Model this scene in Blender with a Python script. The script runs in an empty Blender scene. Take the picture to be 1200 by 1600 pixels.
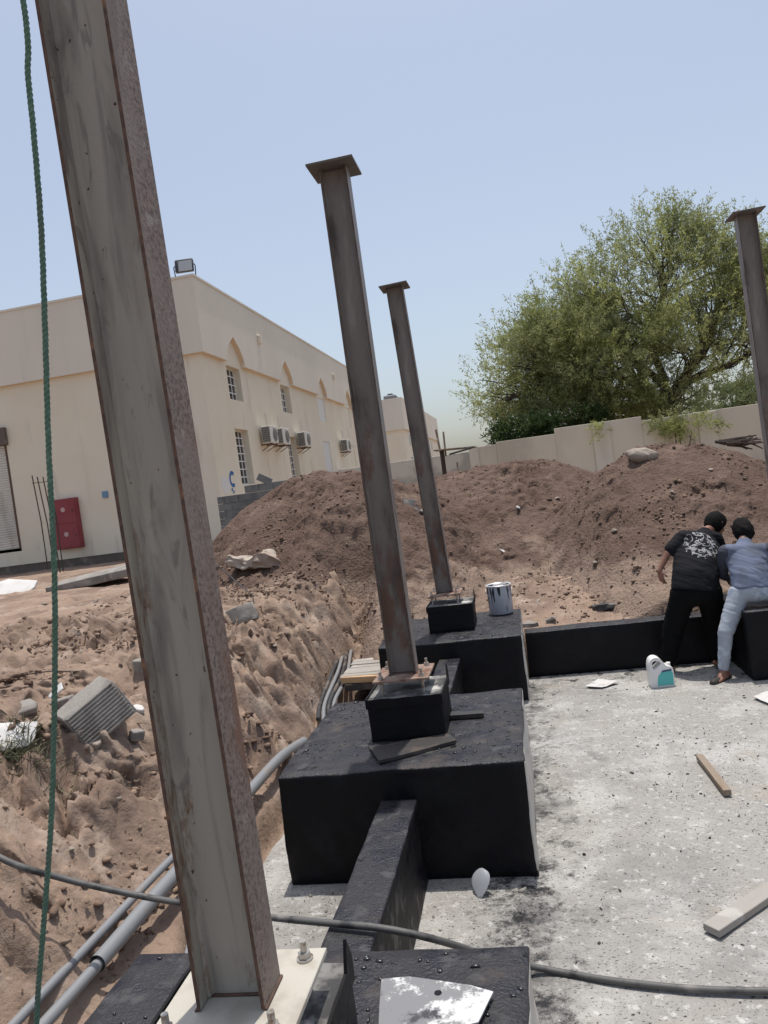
import bpy, bmesh, math, random
import numpy as np
from mathutils import Vector, Matrix

random.seed(7)
rng = np.random.default_rng(11)
S = bpy.context.scene
COL = S.collection

# ------------------------------------------------------------------ camera
F_PX = 1189.85
RW = np.array([[0.976133, 0.172616, -0.131787], [-0.123997, -0.055209, -0.990746], [-0.178294, 0.983441, -0.032487]])
EYE = np.array([0, 0, 2.6])
cam_d = bpy.data.cameras.new('camera')
cam = bpy.data.objects.new('camera', cam_d)
COL.objects.link(cam)
cam_d.sensor_fit = 'VERTICAL'
cam_d.sensor_height = 36.0
cam_d.sensor_width = 27.0
cam_d.lens = F_PX / 1600 * 36
cam_d.clip_start = 0.05
cam_d.clip_end = 2000
cam.matrix_world = Matrix(((RW[0][0], -RW[1][0], -RW[2][0], 0), (RW[0][1], -RW[1][1], -RW[2][1], 0), (RW[0][2], -RW[1][2], -RW[2][2], 2.6), (0, 0, 0, 1)))
S.camera = cam

# ------------------------------------------------------------------ sky, sun, exposure
SUN_EL = math.radians(79)
world = bpy.data.worlds.new('World')
S.world = world
world.use_nodes = True
wn = world.node_tree.nodes
wl = world.node_tree.links
wn.clear()
sky = wn.new('ShaderNodeTexSky')
sky.sky_type = 'NISHITA'
sky.sun_disc = False
sky.sun_elevation = SUN_EL
sky.sun_rotation = 0.0
sky.altitude = 0
sky.air_density = 1.15
sky.dust_density = 2.6
sky.ozone_density = 2.5
bg = wn.new('ShaderNodeBackground')
bg.inputs['Strength'].default_value = 0.132
wo = wn.new('ShaderNodeOutputWorld')
hs = wn.new('ShaderNodeHueSaturation')
hs.inputs['Saturation'].default_value = 0.70  # hazy desert air
wl.new(sky.outputs[0], hs.inputs['Color'])
wl.new(hs.outputs[0], bg.inputs['Color'])
wl.new(bg.outputs[0], wo.inputs['Surface'])

sun_d = bpy.data.lights.new('sun', 'SUN')
sun_d.energy = 3.2
sun_d.angle = math.radians(0.55)
sun_d.color = (1.0, 0.94, 0.86)
sun = bpy.data.objects.new('sun', sun_d)
COL.objects.link(sun)
sun.rotation_euler = Vector((-0.03, -math.cos(SUN_EL), -math.sin(SUN_EL))).to_track_quat('-Z', 'Y').to_euler()
sun.location = (0, 10, 30)

S.view_settings.view_transform = 'Standard'
S.view_settings.look = 'None'
S.view_settings.exposure = 0.2
S.view_settings.gamma = 1.0
S.view_settings.use_curve_mapping = False
S.cycles.use_denoising = True
S.cycles.max_bounces = 7

# ------------------------------------------------------------------ helpers: measuring
def ray(u, v):
    return RW.T @ np.array([(u - 600) / F_PX, (v - 800) / F_PX, 1.0])
def aty(u, v, y):
    d = ray(u, v); return EYE + d * (y / d[1])
def atz(u, v, z):
    d = ray(u, v); return EYE + d * ((z - 2.6) / d[2])

# ------------------------------------------------------------------ helpers: noise
def hash2(i, j, s):
    h = (i.astype(np.int64) * 374761393 + j.astype(np.int64) * 668265263 + s * 974711) & 0xffffffff
    h = ((h ^ (h >> 13)) * 1274126177) & 0xffffffff
    h = (h ^ (h >> 16)) & 0xffffffff
    return h / 4294967295.0
def vn(x, y, s=0):
    xi = np.floor(x); yi = np.floor(y)
    fx = x - xi; fy = y - yi
    fx = fx * fx * fx * (fx * (fx * 6 - 15) + 10); fy = fy * fy * fy * (fy * (fy * 6 - 15) + 10)
    a = hash2(xi, yi, s); b = hash2(xi + 1, yi, s); c = hash2(xi, yi + 1, s); d = hash2(xi + 1, yi + 1, s)
    return (a + (b - a) * fx) + ((c + (d - c) * fx) - (a + (b - a) * fx)) * fy
def fbm(x, y, s=0, o=4, g=0.5):
    t = 0; a = 1; n = 0; f = 1
    for k in range(o):
        t = t + a * vn(x * f + 13.1 * k, y * f - 7.7 * k, s + k); n += a; a *= g; f *= 2.03
    return t / n - 0.5
def cells(x, y, s=0):
    """distance to nearest jittered point: clod-like bumps"""
    xi = np.floor(x); yi = np.floor(y)
    best = np.full(x.shape, 9.0)
    for dx in (-1, 0, 1):
        for dy in (-1, 0, 1):
            px = xi + dx + hash2(xi + dx, yi + dy, s); py = yi + dy + hash2(xi + dx, yi + dy, s + 5)
            best = np.minimum(best, (px - x) ** 2 + (py - y) ** 2)
    return np.sqrt(best)
def sst(a, b, x):
    t = np.clip((x - a) / (b - a), 0, 1); return t * t * (3 - 2 * t)

# ------------------------------------------------------------------ helpers: materials
def mat(name, base, rough=0.8, layers=(), bump=None, metal=0.0, spec=0.5, coord='Object', coat=0.0, trans=0.0, rough_var=0.0, sheen=0.0):
    """layers: dicts(c=colour, s=scale, lo, hi, d=detail, st=stretch xyz, r=roughness, kind='noise'|'voronoi', g=(axis,from,to,weight), dist)"""
    m = bpy.data.materials.new(name)
    m.use_nodes = True
    nt = m.node_tree; N = nt.nodes; L = nt.links
    bs = N['Principled BSDF']
    if coord == 'World':
        src = N.new('ShaderNodeNewGeometry').outputs['Position']
    else:
        src = N.new('ShaderNodeTexCoord').outputs[coord]
    col = None
    rgh = None
    def vec(st, off=0):
        mp = N.new('ShaderNodeMapping'); mp.inputs['Scale'].default_value = st
        mp.inputs['Location'].default_value = (off, off * 1.3, off * 0.7)
        L.new(src, mp.inputs['Vector']); return mp.outputs[0]
    for i, l in enumerate(layers):
        st = l.get('st', (1, 1, 1))
        if l.get('kind') == 'voronoi':
            t = N.new('ShaderNodeTexVoronoi'); t.feature = l.get('feat', 'F1'); t.inputs['Scale'].default_value = l['s']
            L.new(vec(st, i * 3.1), t.inputs['Vector']); val = t.outputs['Distance']
        else:
            t = N.new('ShaderNodeTexNoise'); t.inputs['Scale'].default_value = l['s']; t.inputs['Detail'].default_value = l.get('d', 4)
            t.inputs['Roughness'].default_value = l.get('ro', 0.55); t.inputs['Distortion'].default_value = l.get('dist', 0)
            L.new(vec(st, l.get('off', i * 3.1)), t.inputs['Vector']); val = t.outputs[0]
        for g in ([l['g']] if 'g' in l and not isinstance(l['g'], list) else l.get('g', [])):
            ax, a, b, w = g
            sp = N.new('ShaderNodeSeparateXYZ'); L.new(src, sp.inputs[0])
            mr = N.new('ShaderNodeMapRange'); mr.inputs[1].default_value = a; mr.inputs[2].default_value = b
            mr.inputs[3].default_value = 0; mr.inputs[4].default_value = w
            L.new(sp.outputs['XYZ'.index(ax)], mr.inputs[0])
            ad = N.new('ShaderNodeMath'); ad.operation = 'ADD'; L.new(val, ad.inputs[0]); L.new(mr.outputs[0], ad.inputs[1]); val = ad.outputs[0]
        if 'ball' in l:
            cx, cy, cz, rr, w = l['ball']
            sb = N.new('ShaderNodeVectorMath'); sb.operation = 'DISTANCE'; L.new(src, sb.inputs[0]); sb.inputs[1].default_value = (cx, cy, cz)
            mr = N.new('ShaderNodeMapRange'); mr.inputs[1].default_value = rr * 0.8; mr.inputs[2].default_value = rr; mr.inputs[3].default_value = 0; mr.inputs[4].default_value = w
            L.new(sb.outputs['Value'], mr.inputs[0])
            ad = N.new('ShaderNodeMath'); ad.operation = 'ADD'; L.new(val, ad.inputs[0]); L.new(mr.outputs[0], ad.inputs[1]); val = ad.outputs[0]
        mr = N.new('ShaderNodeMapRange'); mr.interpolation_type = 'SMOOTHSTEP'
        mr.inputs[1].default_value = l['lo']; mr.inputs[2].default_value = l['hi']
        mr.inputs[3].default_value = l.get('from', 0.0); mr.inputs[4].default_value = l.get('a', 1.0)
        L.new(val, mr.inputs[0])
        mx = N.new('ShaderNodeMix'); mx.data_type = 'RGBA'
        L.new(mr.outputs[0], mx.inputs[0])
        if col is None: mx.inputs[6].default_value = (*base, 1)
        else: L.new(col, mx.inputs[6])
        mx.inputs[7].default_value = (*l['c'], 1)
        col = mx.outputs[2]
        if 'r' in l:
            rm = N.new('ShaderNodeMix'); rm.data_type = 'FLOAT'
            L.new(mr.outputs[0], rm.inputs[0])
            if rgh is None: rm.inputs[2].default_value = rough
            else: L.new(rgh, rm.inputs[2])
            rm.inputs[3].default_value = l['r']; rgh = rm.outputs[0]
    if col is None: bs.inputs['Base Color'].default_value = (*base, 1)
    else: L.new(col, bs.inputs['Base Color'])
    if rgh is None: bs.inputs['Roughness'].default_value = rough
    else: L.new(rgh, bs.inputs['Roughness'])
    bs.inputs['Metallic'].default_value = metal
    bs.inputs['Specular IOR Level'].default_value = spec
    if coat: bs.inputs['Coat Weight'].default_value = coat; bs.inputs['Coat Roughness'].default_value = 0.15
    if trans: bs.inputs['Transmission Weight'].default_value = trans
    if bump:
        prev = None
        for (s, strength, dist, det) in bump:
            t = N.new('ShaderNodeTexNoise'); t.inputs['Scale'].default_value = s; t.inputs['Detail'].default_value = det
            L.new(src, t.inputs['Vector'])
            b = N.new('ShaderNodeBump'); b.inputs['Strength'].default_value = strength; b.inputs['Distance'].default_value = dist
            L.new(t.outputs[0], b.inputs['Height'])
            if prev is not None: L.new(prev, b.inputs['Normal'])
            prev = b.outputs[0]
        L.new(prev, bs.inputs['Normal'])
    return m

# ------------------------------------------------------------------ helpers: objects
def props(o, label=None, cat=None, group=None, kind=None):
    if label: o['label'] = label
    if cat: o['category'] = cat
    if group: o['group'] = group
    if kind: o['kind'] = kind
    return o
def link(name, me, m, parent=None, smooth=None):
    o = bpy.data.objects.new(name, me); COL.objects.link(o)
    if m is not None and len(me.materials) == 0: me.materials.append(m)
    if smooth is not None:
        me.polygons.foreach_set('use_smooth', [True] * len(me.polygons))
        if smooth < 179: me.set_sharp_from_angle(angle=math.radians(smooth))
    if parent is not None: o.parent = parent
    return o
def thing(name, label, cat, loc=(0, 0, 0), rz=0, group=None):
    o = bpy.data.objects.new(name, None); COL.objects.link(o); o.empty_display_size = 0.1
    o.location = loc; o.rotation_euler = (0, 0, rz)
    return props(o, label, cat, group)
def npmesh(name, V, F):
    me = bpy.data.meshes.new(name)
    V = np.asarray(V, dtype=np.float32); F = np.asarray(F, dtype=np.int32)
    k = F.shape[1]
    me.vertices.add(len(V)); me.vertices.foreach_set('co', V.ravel())
    me.loops.add(F.size); me.loops.foreach_set('vertex_index', F.ravel())
    me.polygons.add(len(F)); me.polygons.foreach_set('loop_start', np.arange(0, F.size, k, dtype=np.int32))
    me.polygons.foreach_set('loop_total', np.full(len(F), k, dtype=np.int32))
    me.update(calc_edges=True); me.validate()
    return me
def grid_faces(nx, ny):
    i = np.arange(nx - 1); j = np.arange(ny - 1)
    I, J = np.meshgrid(i, j, indexing='ij')
    a = (I * ny + J).ravel()
    return np.stack([a, a + ny, a + ny + 1, a + 1], 1)

class MB:
    def __init__(s): s.bm = bmesh.new()
    def box(s, c, d, bev=0.0, rot=None, seg=1):
        r = bmesh.ops.create_cube(s.bm, size=1.0)
        M = Matrix.Translation(Vector(c)) @ (rot.to_4x4() if rot is not None else Matrix()) @ Matrix.Diagonal((d[0], d[1], d[2], 1))
        bmesh.ops.transform(s.bm, matrix=M, verts=r['verts'])
        if bev:
            es = list({e for v in r['verts'] for e in v.link_edges})
            bmesh.ops.bevel(s.bm, geom=es, offset=bev, segments=seg, affect='EDGES', profile=0.5)
        return s
    def box2(s, a, b, bev=0.0):
        return s.box([(a[i] + b[i]) / 2 for i in range(3)], [abs(b[i] - a[i]) for i in range(3)], bev)
    def tube(s, pts, r, n=8, cap=True):
        pts = [Vector(p) for p in pts]
        rs = r if isinstance(r, (list, tuple)) else [r] * len(pts)
        rings = []
        up = None
        for i, p in enumerate(pts):
            t = (pts[min(i + 1, len(pts) - 1)] - pts[max(i - 1, 0)]).normalized()
            if up is None:
                up = t.orthogonal().normalized()
            up = (up - t * up.dot(t))
            up = up.normalized() if up.length > 1e-6 else t.orthogonal().normalized()
            w = t.cross(up)
            rings.append([s.bm.verts.new(p + (up * math.cos(a) + w * math.sin(a)) * rs[i]) for a in [2 * math.pi * k / n for k in range(n)]])
        for a, b in zip(rings, rings[1:]):
            for k in range(n): s.bm.faces.new((a[k], a[(k + 1) % n], b[(k + 1) % n], b[k]))
        if cap:
            s.bm.faces.new(rings[0][::-1]); s.bm.faces.new(rings[-1])
        return s
    def lathe(s, prof, n=24, c=(0, 0, 0)):
        rings = [[s.bm.verts.new((c[0] + r * math.cos(2 * math.pi * k / n), c[1] + r * math.sin(2 * math.pi * k / n), c[2] + z)) for k in range(n)] for r, z in prof]
        for a, b in zip(rings, rings[1:]):
            for k in range(n): s.bm.faces.new((a[k], a[(k + 1) % n], b[(k + 1) % n], b[k]))
        return s
    def prism(s, pts, d):
        """pts: 3D planar outline, extruded by vector d"""
        vs = [s.bm.verts.new(p) for p in pts]
        f = s.bm.faces.new(vs)
        r = bmesh.ops.extrude_face_region(s.bm, geom=[f])
        bmesh.ops.translate(s.bm, vec=Vector(d), verts=[g for g in r['geom'] if isinstance(g, bmesh.types.BMVert)])
        return s
    def quad(s, *p):
        s.bm.faces.new([s.bm.verts.new(q) for q in p]); return s
    def bevel_all(s, off, seg=1, ang=30):
        es = [e for e in s.bm.edges if len(e.link_faces) == 2 and e.calc_face_angle(0) > math.radians(ang)]
        bmesh.ops.bevel(s.bm, geom=es, offset=off, segments=seg, affect='EDGES', profile=0.5); return s
    def jitter(s, a, seed=1, sc=3.0):
        for v in s.bm.verts:
            x, y, z = v.co
            n = [float(fbm(np.array([x * sc + k * 9.1 + z * 1.7]), np.array([y * sc + z * sc]), seed + k, 3)[0]) for k in range(3)]
            v.co += Vector(n) * a
        return s
    def subdiv(s, n):
        bmesh.ops.subdivide_edges(s.bm, edges=s.bm.edges[:], cuts=n, use_grid_fill=True); return s
    def mesh(s, name='m'):
        bmesh.ops.recalc_face_normals(s.bm, faces=s.bm.faces[:])
        me = bpy.data.meshes.new(name); s.bm.to_mesh(me); s.bm.free(); return me
    def build(s, name, m, parent=None, smooth=None):
        return link(name, s.mesh(name), m, parent, smooth)
def copy_tree(o, parent=None):
    c = o.copy(); COL.objects.link(c)
    if parent is not None: c.parent = parent
    for ch in list(o.children): copy_tree(ch, c)
    return c
def catmull(P, n=8):
    P = [np.array(p, float) for p in P]
    Q = [2 * P[0] - P[1]] + P + [2 * P[-1] - P[-2]]
    out = []
    for i in range(1, len(Q) - 2):
        for k in range(n):
            t = k / n
            a, b, c, d = Q[i - 1], Q[i], Q[i + 1], Q[i + 2]
            out.append(0.5 * ((2 * b) + (c - a) * t + (2 * a - 5 * b + 4 * c - d) * t * t + (3 * b - a - 3 * c + d) * t ** 3))
    out.append(P[-1]); return [tuple(p) for p in out]
def rotm(x=0, y=0, z=0):
    return (Matrix.Rotation(z, 3, 'Z') @ Matrix.Rotation(y, 3, 'Y') @ Matrix.Rotation(x, 3, 'X'))
def rockmesh(seed, sub=2, flat=0.75, rough=0.35, angular=True):
    bm = bmesh.new(); bmesh.ops.create_icosphere(bm, subdivisions=sub, radius=1)
    r = random.Random(seed)
    planes = [(Vector((r.gauss(0, 1), r.gauss(0, 1), r.gauss(0, 1))).normalized(), r.uniform(0.55, 0.9)) for _ in range(9)]
    for v in bm.verts:
        p = v.co.copy()
        if angular:
            for n, d in planes:
                k = p.dot(n) - d
                if k > 0: p -= n * k
        q = float(fbm(np.array([p.x * 1.7 + seed]), np.array([p.y * 1.7 + p.z * 1.3]), seed, 3)[0])
        p *= 1 + rough * q
        p.z *= flat; v.co = p
    me = bpy.data.meshes.new('rock'); bm.to_mesh(me); bm.free(); return me

# ------------------------------------------------------------------ materials
SOIL_L = [dict(c=(0.205, 0.147, 0.114), s=0.9, lo=0.42, hi=0.62), dict(c=(0.365, 0.288, 0.232), s=2.3, lo=0.52, hi=0.7, d=6), dict(c=(0.14, 0.094, 0.07), s=17, lo=0.55, hi=0.72, d=6, a=0.7), dict(c=(0.47, 0.39, 0.32), s=55, lo=0.66, hi=0.76, d=3, a=0.8)]
m_soil = mat('bank_soil', (0.297, 0.217, 0.165), 0.95, SOIL_L, bump=[(26, 0.45, 0.03, 8), (130, 0.5, 0.008, 5)], spec=0.15, coord='World')
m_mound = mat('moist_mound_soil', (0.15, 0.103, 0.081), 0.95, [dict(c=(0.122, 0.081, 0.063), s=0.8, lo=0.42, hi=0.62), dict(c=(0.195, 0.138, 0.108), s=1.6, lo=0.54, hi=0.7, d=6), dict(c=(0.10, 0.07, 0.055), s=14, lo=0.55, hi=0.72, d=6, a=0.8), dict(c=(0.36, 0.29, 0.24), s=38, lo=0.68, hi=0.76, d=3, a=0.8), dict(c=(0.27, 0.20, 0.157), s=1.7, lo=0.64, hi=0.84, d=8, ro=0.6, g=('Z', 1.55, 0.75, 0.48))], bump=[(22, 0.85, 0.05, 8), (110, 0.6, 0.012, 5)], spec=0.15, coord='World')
m_clod = mat('soil_clod', (0.285, 0.205, 0.154), 0.95, [dict(c=(0.17, 0.115, 0.086), s=3, lo=0.4, hi=0.6)], bump=[(60, 0.6, 0.01, 5)], spec=0.15, coord='World')
m_mclod = mat('mound_clod', (0.17, 0.118, 0.093), 0.95, [dict(c=(0.16, 0.115, 0.09), s=3, lo=0.4, hi=0.6)], bump=[(60, 0.6, 0.01, 5)], spec=0.15, coord='World')
m_slab = mat('blinding_concrete', (0.32, 0.308, 0.287), 0.9, [
    dict(c=(0.41, 0.40, 0.378), s=1.3, lo=0.48, hi=0.60, d=9, ro=0.65), dict(c=(0.235, 0.226, 0.211), s=0.8, lo=0.50, hi=0.64, d=8, ro=0.6, a=0.8),
    dict(c=(0.36, 0.315, 0.25), s=1.1, lo=0.57, hi=0.72, d=5, a=0.6),
    dict(c=(0.58, 0.57, 0.545), s=16, lo=0.54, hi=0.66, d=9, ro=0.72, a=0.7),
    dict(c=(0.17, 0.165, 0.157), s=11, lo=0.57, hi=0.67, d=10, ro=0.78, a=0.8),
    dict(c=(0.05, 0.049, 0.048), s=42, lo=0.60, hi=0.66, d=5, ro=0.6, st=(1, 1.8, 1)),
    dict(c=(0.05, 0.048, 0.048), s=95, lo=0.63, hi=0.69, d=3, ro=0.6),
    dict(c=(0.10, 0.098, 0.095), s=2.0, lo=0.66, hi=0.84, d=10, ro=0.72, g=[('X', 0.9, -0.3, 0.22), ('X', -0.3, -0.9, -0.22)], a=0.8),
    dict(c=(0.018, 0.018, 0.02), s=5.0, lo=0.66, hi=0.80, d=12, ro=0.85, g=[('X', 0.55, -0.3, 0.24), ('X', -0.35, -0.8, -0.18)], r=0.55),
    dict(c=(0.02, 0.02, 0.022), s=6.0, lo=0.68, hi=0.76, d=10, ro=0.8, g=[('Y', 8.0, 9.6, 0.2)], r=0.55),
], bump=[(9, 0.4, 0.03, 9), (60, 0.9, 0.012, 6)], spec=0.25, coord='World')
BIT = [dict(c=(0.010, 0.010, 0.0115), s=3, lo=0.45, hi=0.65, d=6, r=0.6), dict(c=(0.005, 0.005, 0.009), s=7, lo=0.5, hi=0.65, d=6, r=0.4)]
m_bit = mat('bitumen_coat', (0.006, 0.006, 0.007), 0.6, BIT, bump=[(14, 0.35, 0.02, 8), (90, 0.5, 0.006, 4)], spec=0.2)
m_bit_top = mat('bitumen_coat_dusty', (0.024, 0.024, 0.027), 0.55, [dict(c=(0.018, 0.018, 0.026), s=4, lo=0.45, hi=0.6, d=7, r=0.36), dict(c=(0.105, 0.082, 0.068), s=2.3, lo=0.56, hi=0.72, d=9, ro=0.65, r=0.85, a=0.6), dict(c=(0.078, 0.078, 0.08), s=9, lo=0.55, hi=0.70, d=8, a=0.7, r=0.8), dict(c=(0.006, 0.006, 0.008), s=6, lo=0.63, hi=0.67, d=6, r=0.25)], bump=[(11, 0.5, 0.03, 8), (70, 0.9, 0.010, 5)], spec=0.4, coord='World')
m_tar = mat('wet_tar', (0.012, 0.012, 0.014), 0.33, spec=1.0)
m_ped_top = mat('pedestal_grout', (0.20, 0.195, 0.185), 0.85, [dict(c=(0.05, 0.05, 0.05), s=8, lo=0.45, hi=0.6, d=7), dict(c=(0.5, 0.49, 0.46), s=5, lo=0.56, hi=0.66, d=6)], bump=[(40, 0.5, 0.01, 5)])
m_conc_side = mat('raw_concrete_side', (0.50, 0.47, 0.42), 0.9, [dict(c=(0.14, 0.135, 0.13), s=5, lo=0.56, hi=0.68, d=7), dict(c=(0.48, 0.47, 0.45), s=2, lo=0.5, hi=0.66)], bump=[(40, 0.4, 0.01, 5)])
RUST = (0.145, 0.062, 0.032)
m_web1 = mat('primed_web', (0.37, 0.345, 0.295), 0.62, [
    dict(c=(0.25, 0.23, 0.205), s=13, lo=0.47, hi=0.66, d=4, st=(1, 1, 0.12), dist=0.8), dict(c=(0.43, 0.405, 0.345), s=6, lo=0.55, hi=0.7, d=3, st=(1, 1, 0.2), dist=0.6),
    dict(c=(0.16, 0.15, 0.14), s=9, lo=0.60, hi=0.68, d=4, st=(1, 1, 0.3), dist=2.0, a=0.6), dict(c=RUST, s=5.0, lo=0.635, hi=0.69, d=12, ro=0.85, st=(1, 1, 0.45)), dict(c=(0.09, 0.05, 0.035), s=34, lo=0.705, hi=0.735, d=2), dict(c=(0.18, 0.088, 0.045), s=8, lo=0.66, hi=0.76, d=9, ro=0.75, st=(1, 1, 0.25), g=[('Z', 1.3, 0.0, 0.13), ('X', -0.055, -0.095, 0.12)], a=0.8)], bump=[(40, 0.12, 0.005, 4)], spec=0.4)
m_fl1 = mat('rust_mottled_flange', (0.205, 0.16, 0.138), 0.75, [dict(c=(0.10, 0.075, 0.063), s=60, lo=0.46, hi=0.60, d=6, ro=0.7), dict(c=(0.17, 0.085, 0.055), s=5, lo=0.52, hi=0.70, d=9, ro=0.7, st=(1, 1, 0.4)), dict(c=(0.26, 0.23, 0.21), s=14, lo=0.6, hi=0.7, d=5), dict(c=(0.215, 0.178, 0.155), s=2.4, lo=0.5, hi=0.62, d=7, a=0.75, st=(1, 1, 0.5)), dict(c=(0.12, 0.065, 0.045), s=7, lo=0.62, hi=0.68, d=8, ro=0.75, st=(1, 1, 0.3))], bump=[(80, 0.4, 0.004, 5)])
m_edge2 = mat('weathered_cut_edge', (0.12, 0.09, 0.078), 0.8, [dict(c=(0.075, 0.055, 0.048), s=20, lo=0.45, hi=0.6)])
m_edge = mat('rusty_cut_edge', (0.125, 0.072, 0.05), 0.85, [dict(c=(0.08, 0.05, 0.038), s=30, lo=0.45, hi=0.6), dict(c=(0.22, 0.12, 0.07), s=12, lo=0.6, hi=0.7)], bump=[(90, 0.4, 0.004, 4)])
m_web2 = mat('weathered_steel_web', (0.19, 0.168, 0.152), 0.55, [dict(c=(0.27, 0.245, 0.222), s=5, lo=0.52, hi=0.68, d=6, st=(1, 1, 0.25), dist=0.5), dict(c=(0.085, 0.066, 0.058), s=4, lo=0.52, hi=0.68, d=7, st=(1, 1, 0.3)), dict(c=(0.15, 0.085, 0.058), s=4.4, lo=0.54, hi=0.66, d=9, ro=0.7, st=(1, 1, 0.3), g=('Z', 2.2, 0.0, 0.07))], bump=[(40, 0.2, 0.005, 4)], spec=0.4)
m_fl2 = mat('weathered_steel_flange', (0.22, 0.195, 0.182), 0.5, [dict(c=(0.09, 0.06, 0.05), s=6, lo=0.5, hi=0.66, d=8, ro=0.7, st=(1, 1, 0.3)), dict(c=(0.23, 0.22, 0.215), s=3, lo=0.54, hi=0.7, st=(1, 1, 0.3))], bump=[(60, 0.25, 0.004, 5)])
m_plate_rust = mat('rusty_plate', (0.26, 0.18, 0.14), 0.85, [dict(c=(0.16, 0.085, 0.055), s=9, lo=0.45, hi=0.62, d=6), dict(c=(0.42, 0.33, 0.27), s=6, lo=0.58, hi=0.7)], bump=[(60, 0.3, 0.004, 4)])
m_plate_cream = mat('cream_primed_plate', (0.47, 0.445, 0.385), 0.6, [dict(c=(0.38, 0.35, 0.295), s=6, lo=0.5, hi=0.66), dict(c=(0.30, 0.13, 0.06), s=7, lo=0.66, hi=0.72, d=6)], bump=[(50, 0.15, 0.004, 4)])
m_dark_plate = mat('dark_cap_plate', (0.10, 0.088, 0.08), 0.6, [dict(c=(0.17, 0.14, 0.12), s=8, lo=0.5, hi=0.7)])
m_bolt = mat('zinc_bolt', (0.45, 0.43, 0.40), 0.4, [dict(c=(0.25, 0.15, 0.1), s=40, lo=0.5, hi=0.66)], metal=0.7)
m_wall = mat('cream_render', (0.80, 0.74, 0.605), 0.9, [dict(c=(0.77, 0.695, 0.55), s=0.35, lo=0.4, hi=0.65, d=6), dict(c=(0.82, 0.755, 0.62), s=1.1, lo=0.55, hi=0.7, d=6, st=(1, 1, 0.4), a=0.6), dict(c=(0.60, 0.545, 0.45), s=1.4, lo=0.56, hi=0.74, d=6, st=(1, 1, 0.07), a=0.45), dict(c=(0.58, 0.52, 0.43), s=1.6, lo=0.60, hi=0.74, d=7, st=(1, 1, 0.2), g=('Z', 3.6, 1.4, 0.10), a=0.7)], bump=[(60, 0.15, 0.01, 5)], coord='World', spec=0.2)
m_peach = mat('peach_soffit_paint_and_bounce', (0.70, 0.56, 0.41), 0.9)  # soffit paint; the peach also carries warm light bounced up from the ground
m_band = mat('cream_render_upper', (0.75, 0.70, 0.60), 0.9, [dict(c=(0.56, 0.51, 0.43), s=1.3, lo=0.56, hi=0.74, d=6, st=(1, 1, 0.07), a=0.5), dict(c=(0.71, 0.66, 0.565), s=0.5, lo=0.4, hi=0.65, d=6, st=(1, 1, 0.3))], bump=[(60, 0.15, 0.01, 5)], coord='World', spec=0.2)
m_plinth = mat('dirty_plinth', (0.14, 0.115, 0.095), 0.95, [dict(c=(0.25, 0.21, 0.17), s=3, lo=0.5, hi=0.68, d=6)], bump=[(20, 0.5, 0.02, 6)], coord='World')
m_white = mat('white_paint', (0.78, 0.77, 0.74), 0.5)
m_glass = mat('dark_window_glass', (0.03, 0.035, 0.04), 0.08, spec=0.6)
m_shutter = mat('pale_shutter', (0.66, 0.63, 0.57), 0.55, [dict(c=(0.5, 0.46, 0.4), s=2, lo=0.5, hi=0.7, st=(1, 1, 0.3))])
m_rail = mat('rusty_guide_rail', (0.12, 0.07, 0.05), 0.8)
m_red = mat('red_cabinet_paint', (0.27, 0.045, 0.055), 0.5, [dict(c=(0.24, 0.03, 0.04), s=2, lo=0.45, hi=0.65)])
m_blue = mat('blue_paint', (0.03, 0.15, 0.42), 0.7)
m_sky_patch = mat('pale_touch_up_paint', (0.74, 0.735, 0.70), 0.85)
m_ac = mat('air_conditioner_casing', (0.66, 0.64, 0.58), 0.5, [dict(c=(0.5, 0.45, 0.38), s=3, lo=0.5, hi=0.7)])
m_acdark = mat('air_conditioner_grille', (0.05, 0.05, 0.05), 0.5)
m_grill = mat('coil_wire', (0.42, 0.41, 0.38), 0.5)
m_cmu = mat('grey_blockwork', (0.20, 0.205, 0.20), 0.95, [dict(c=(0.14, 0.145, 0.145), s=3, lo=0.4, hi=0.65, d=6)], bump=[(60, 0.5, 0.01, 4)], coord='World')
m_bwall = mat('boundary_wall_render', (0.62, 0.56, 0.45), 0.92, [dict(c=(0.50, 0.45, 0.36), s=0.7, lo=0.42, hi=0.66, d=6, st=(1, 1, 0.4)), dict(c=(0.66, 0.60, 0.49), s=0.25, lo=0.5, hi=0.62)], bump=[(40, 0.2, 0.01, 5)], coord='World')
m_bpier = mat('boundary_wall_pier_render', (0.66, 0.61, 0.51), 0.92, [dict(c=(0.56, 0.52, 0.43), s=0.9, lo=0.42, hi=0.66, d=6, st=(1, 1, 0.4))], coord='World')
m_bark = mat('ghaf_bark', (0.085, 0.065, 0.05), 0.95, [dict(c=(0.05, 0.038, 0.03), s=6, lo=0.45, hi=0.6, st=(1, 1, 0.3))], bump=[(14, 0.8, 0.03, 6)], coord='World')
m_stone = mat('pale_stone', (0.33, 0.28, 0.23), 0.9, [dict(c=(0.28, 0.23, 0.19), s=5, lo=0.45, hi=0.65), dict(c=(0.42, 0.37, 0.31), s=3, lo=0.56, hi=0.68)], bump=[(30, 0.4, 0.01, 6)])
m_rubble = mat('broken_concrete', (0.27, 0.25, 0.225), 0.93, [dict(c=(0.19, 0.172, 0.155), s=5, lo=0.45, hi=0.65, d=7), dict(c=(0.36, 0.33, 0.295), s=3, lo=0.55, hi=0.68)], bump=[(45, 0.6, 0.012, 7)])
m_gypsum = mat('white_board', (0.60, 0.59, 0.57), 0.8, [dict(c=(0.55, 0.52, 0.48), s=4, lo=0.52, hi=0.68, d=6)], bump=[(40, 0.2, 0.005, 4)])
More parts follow.
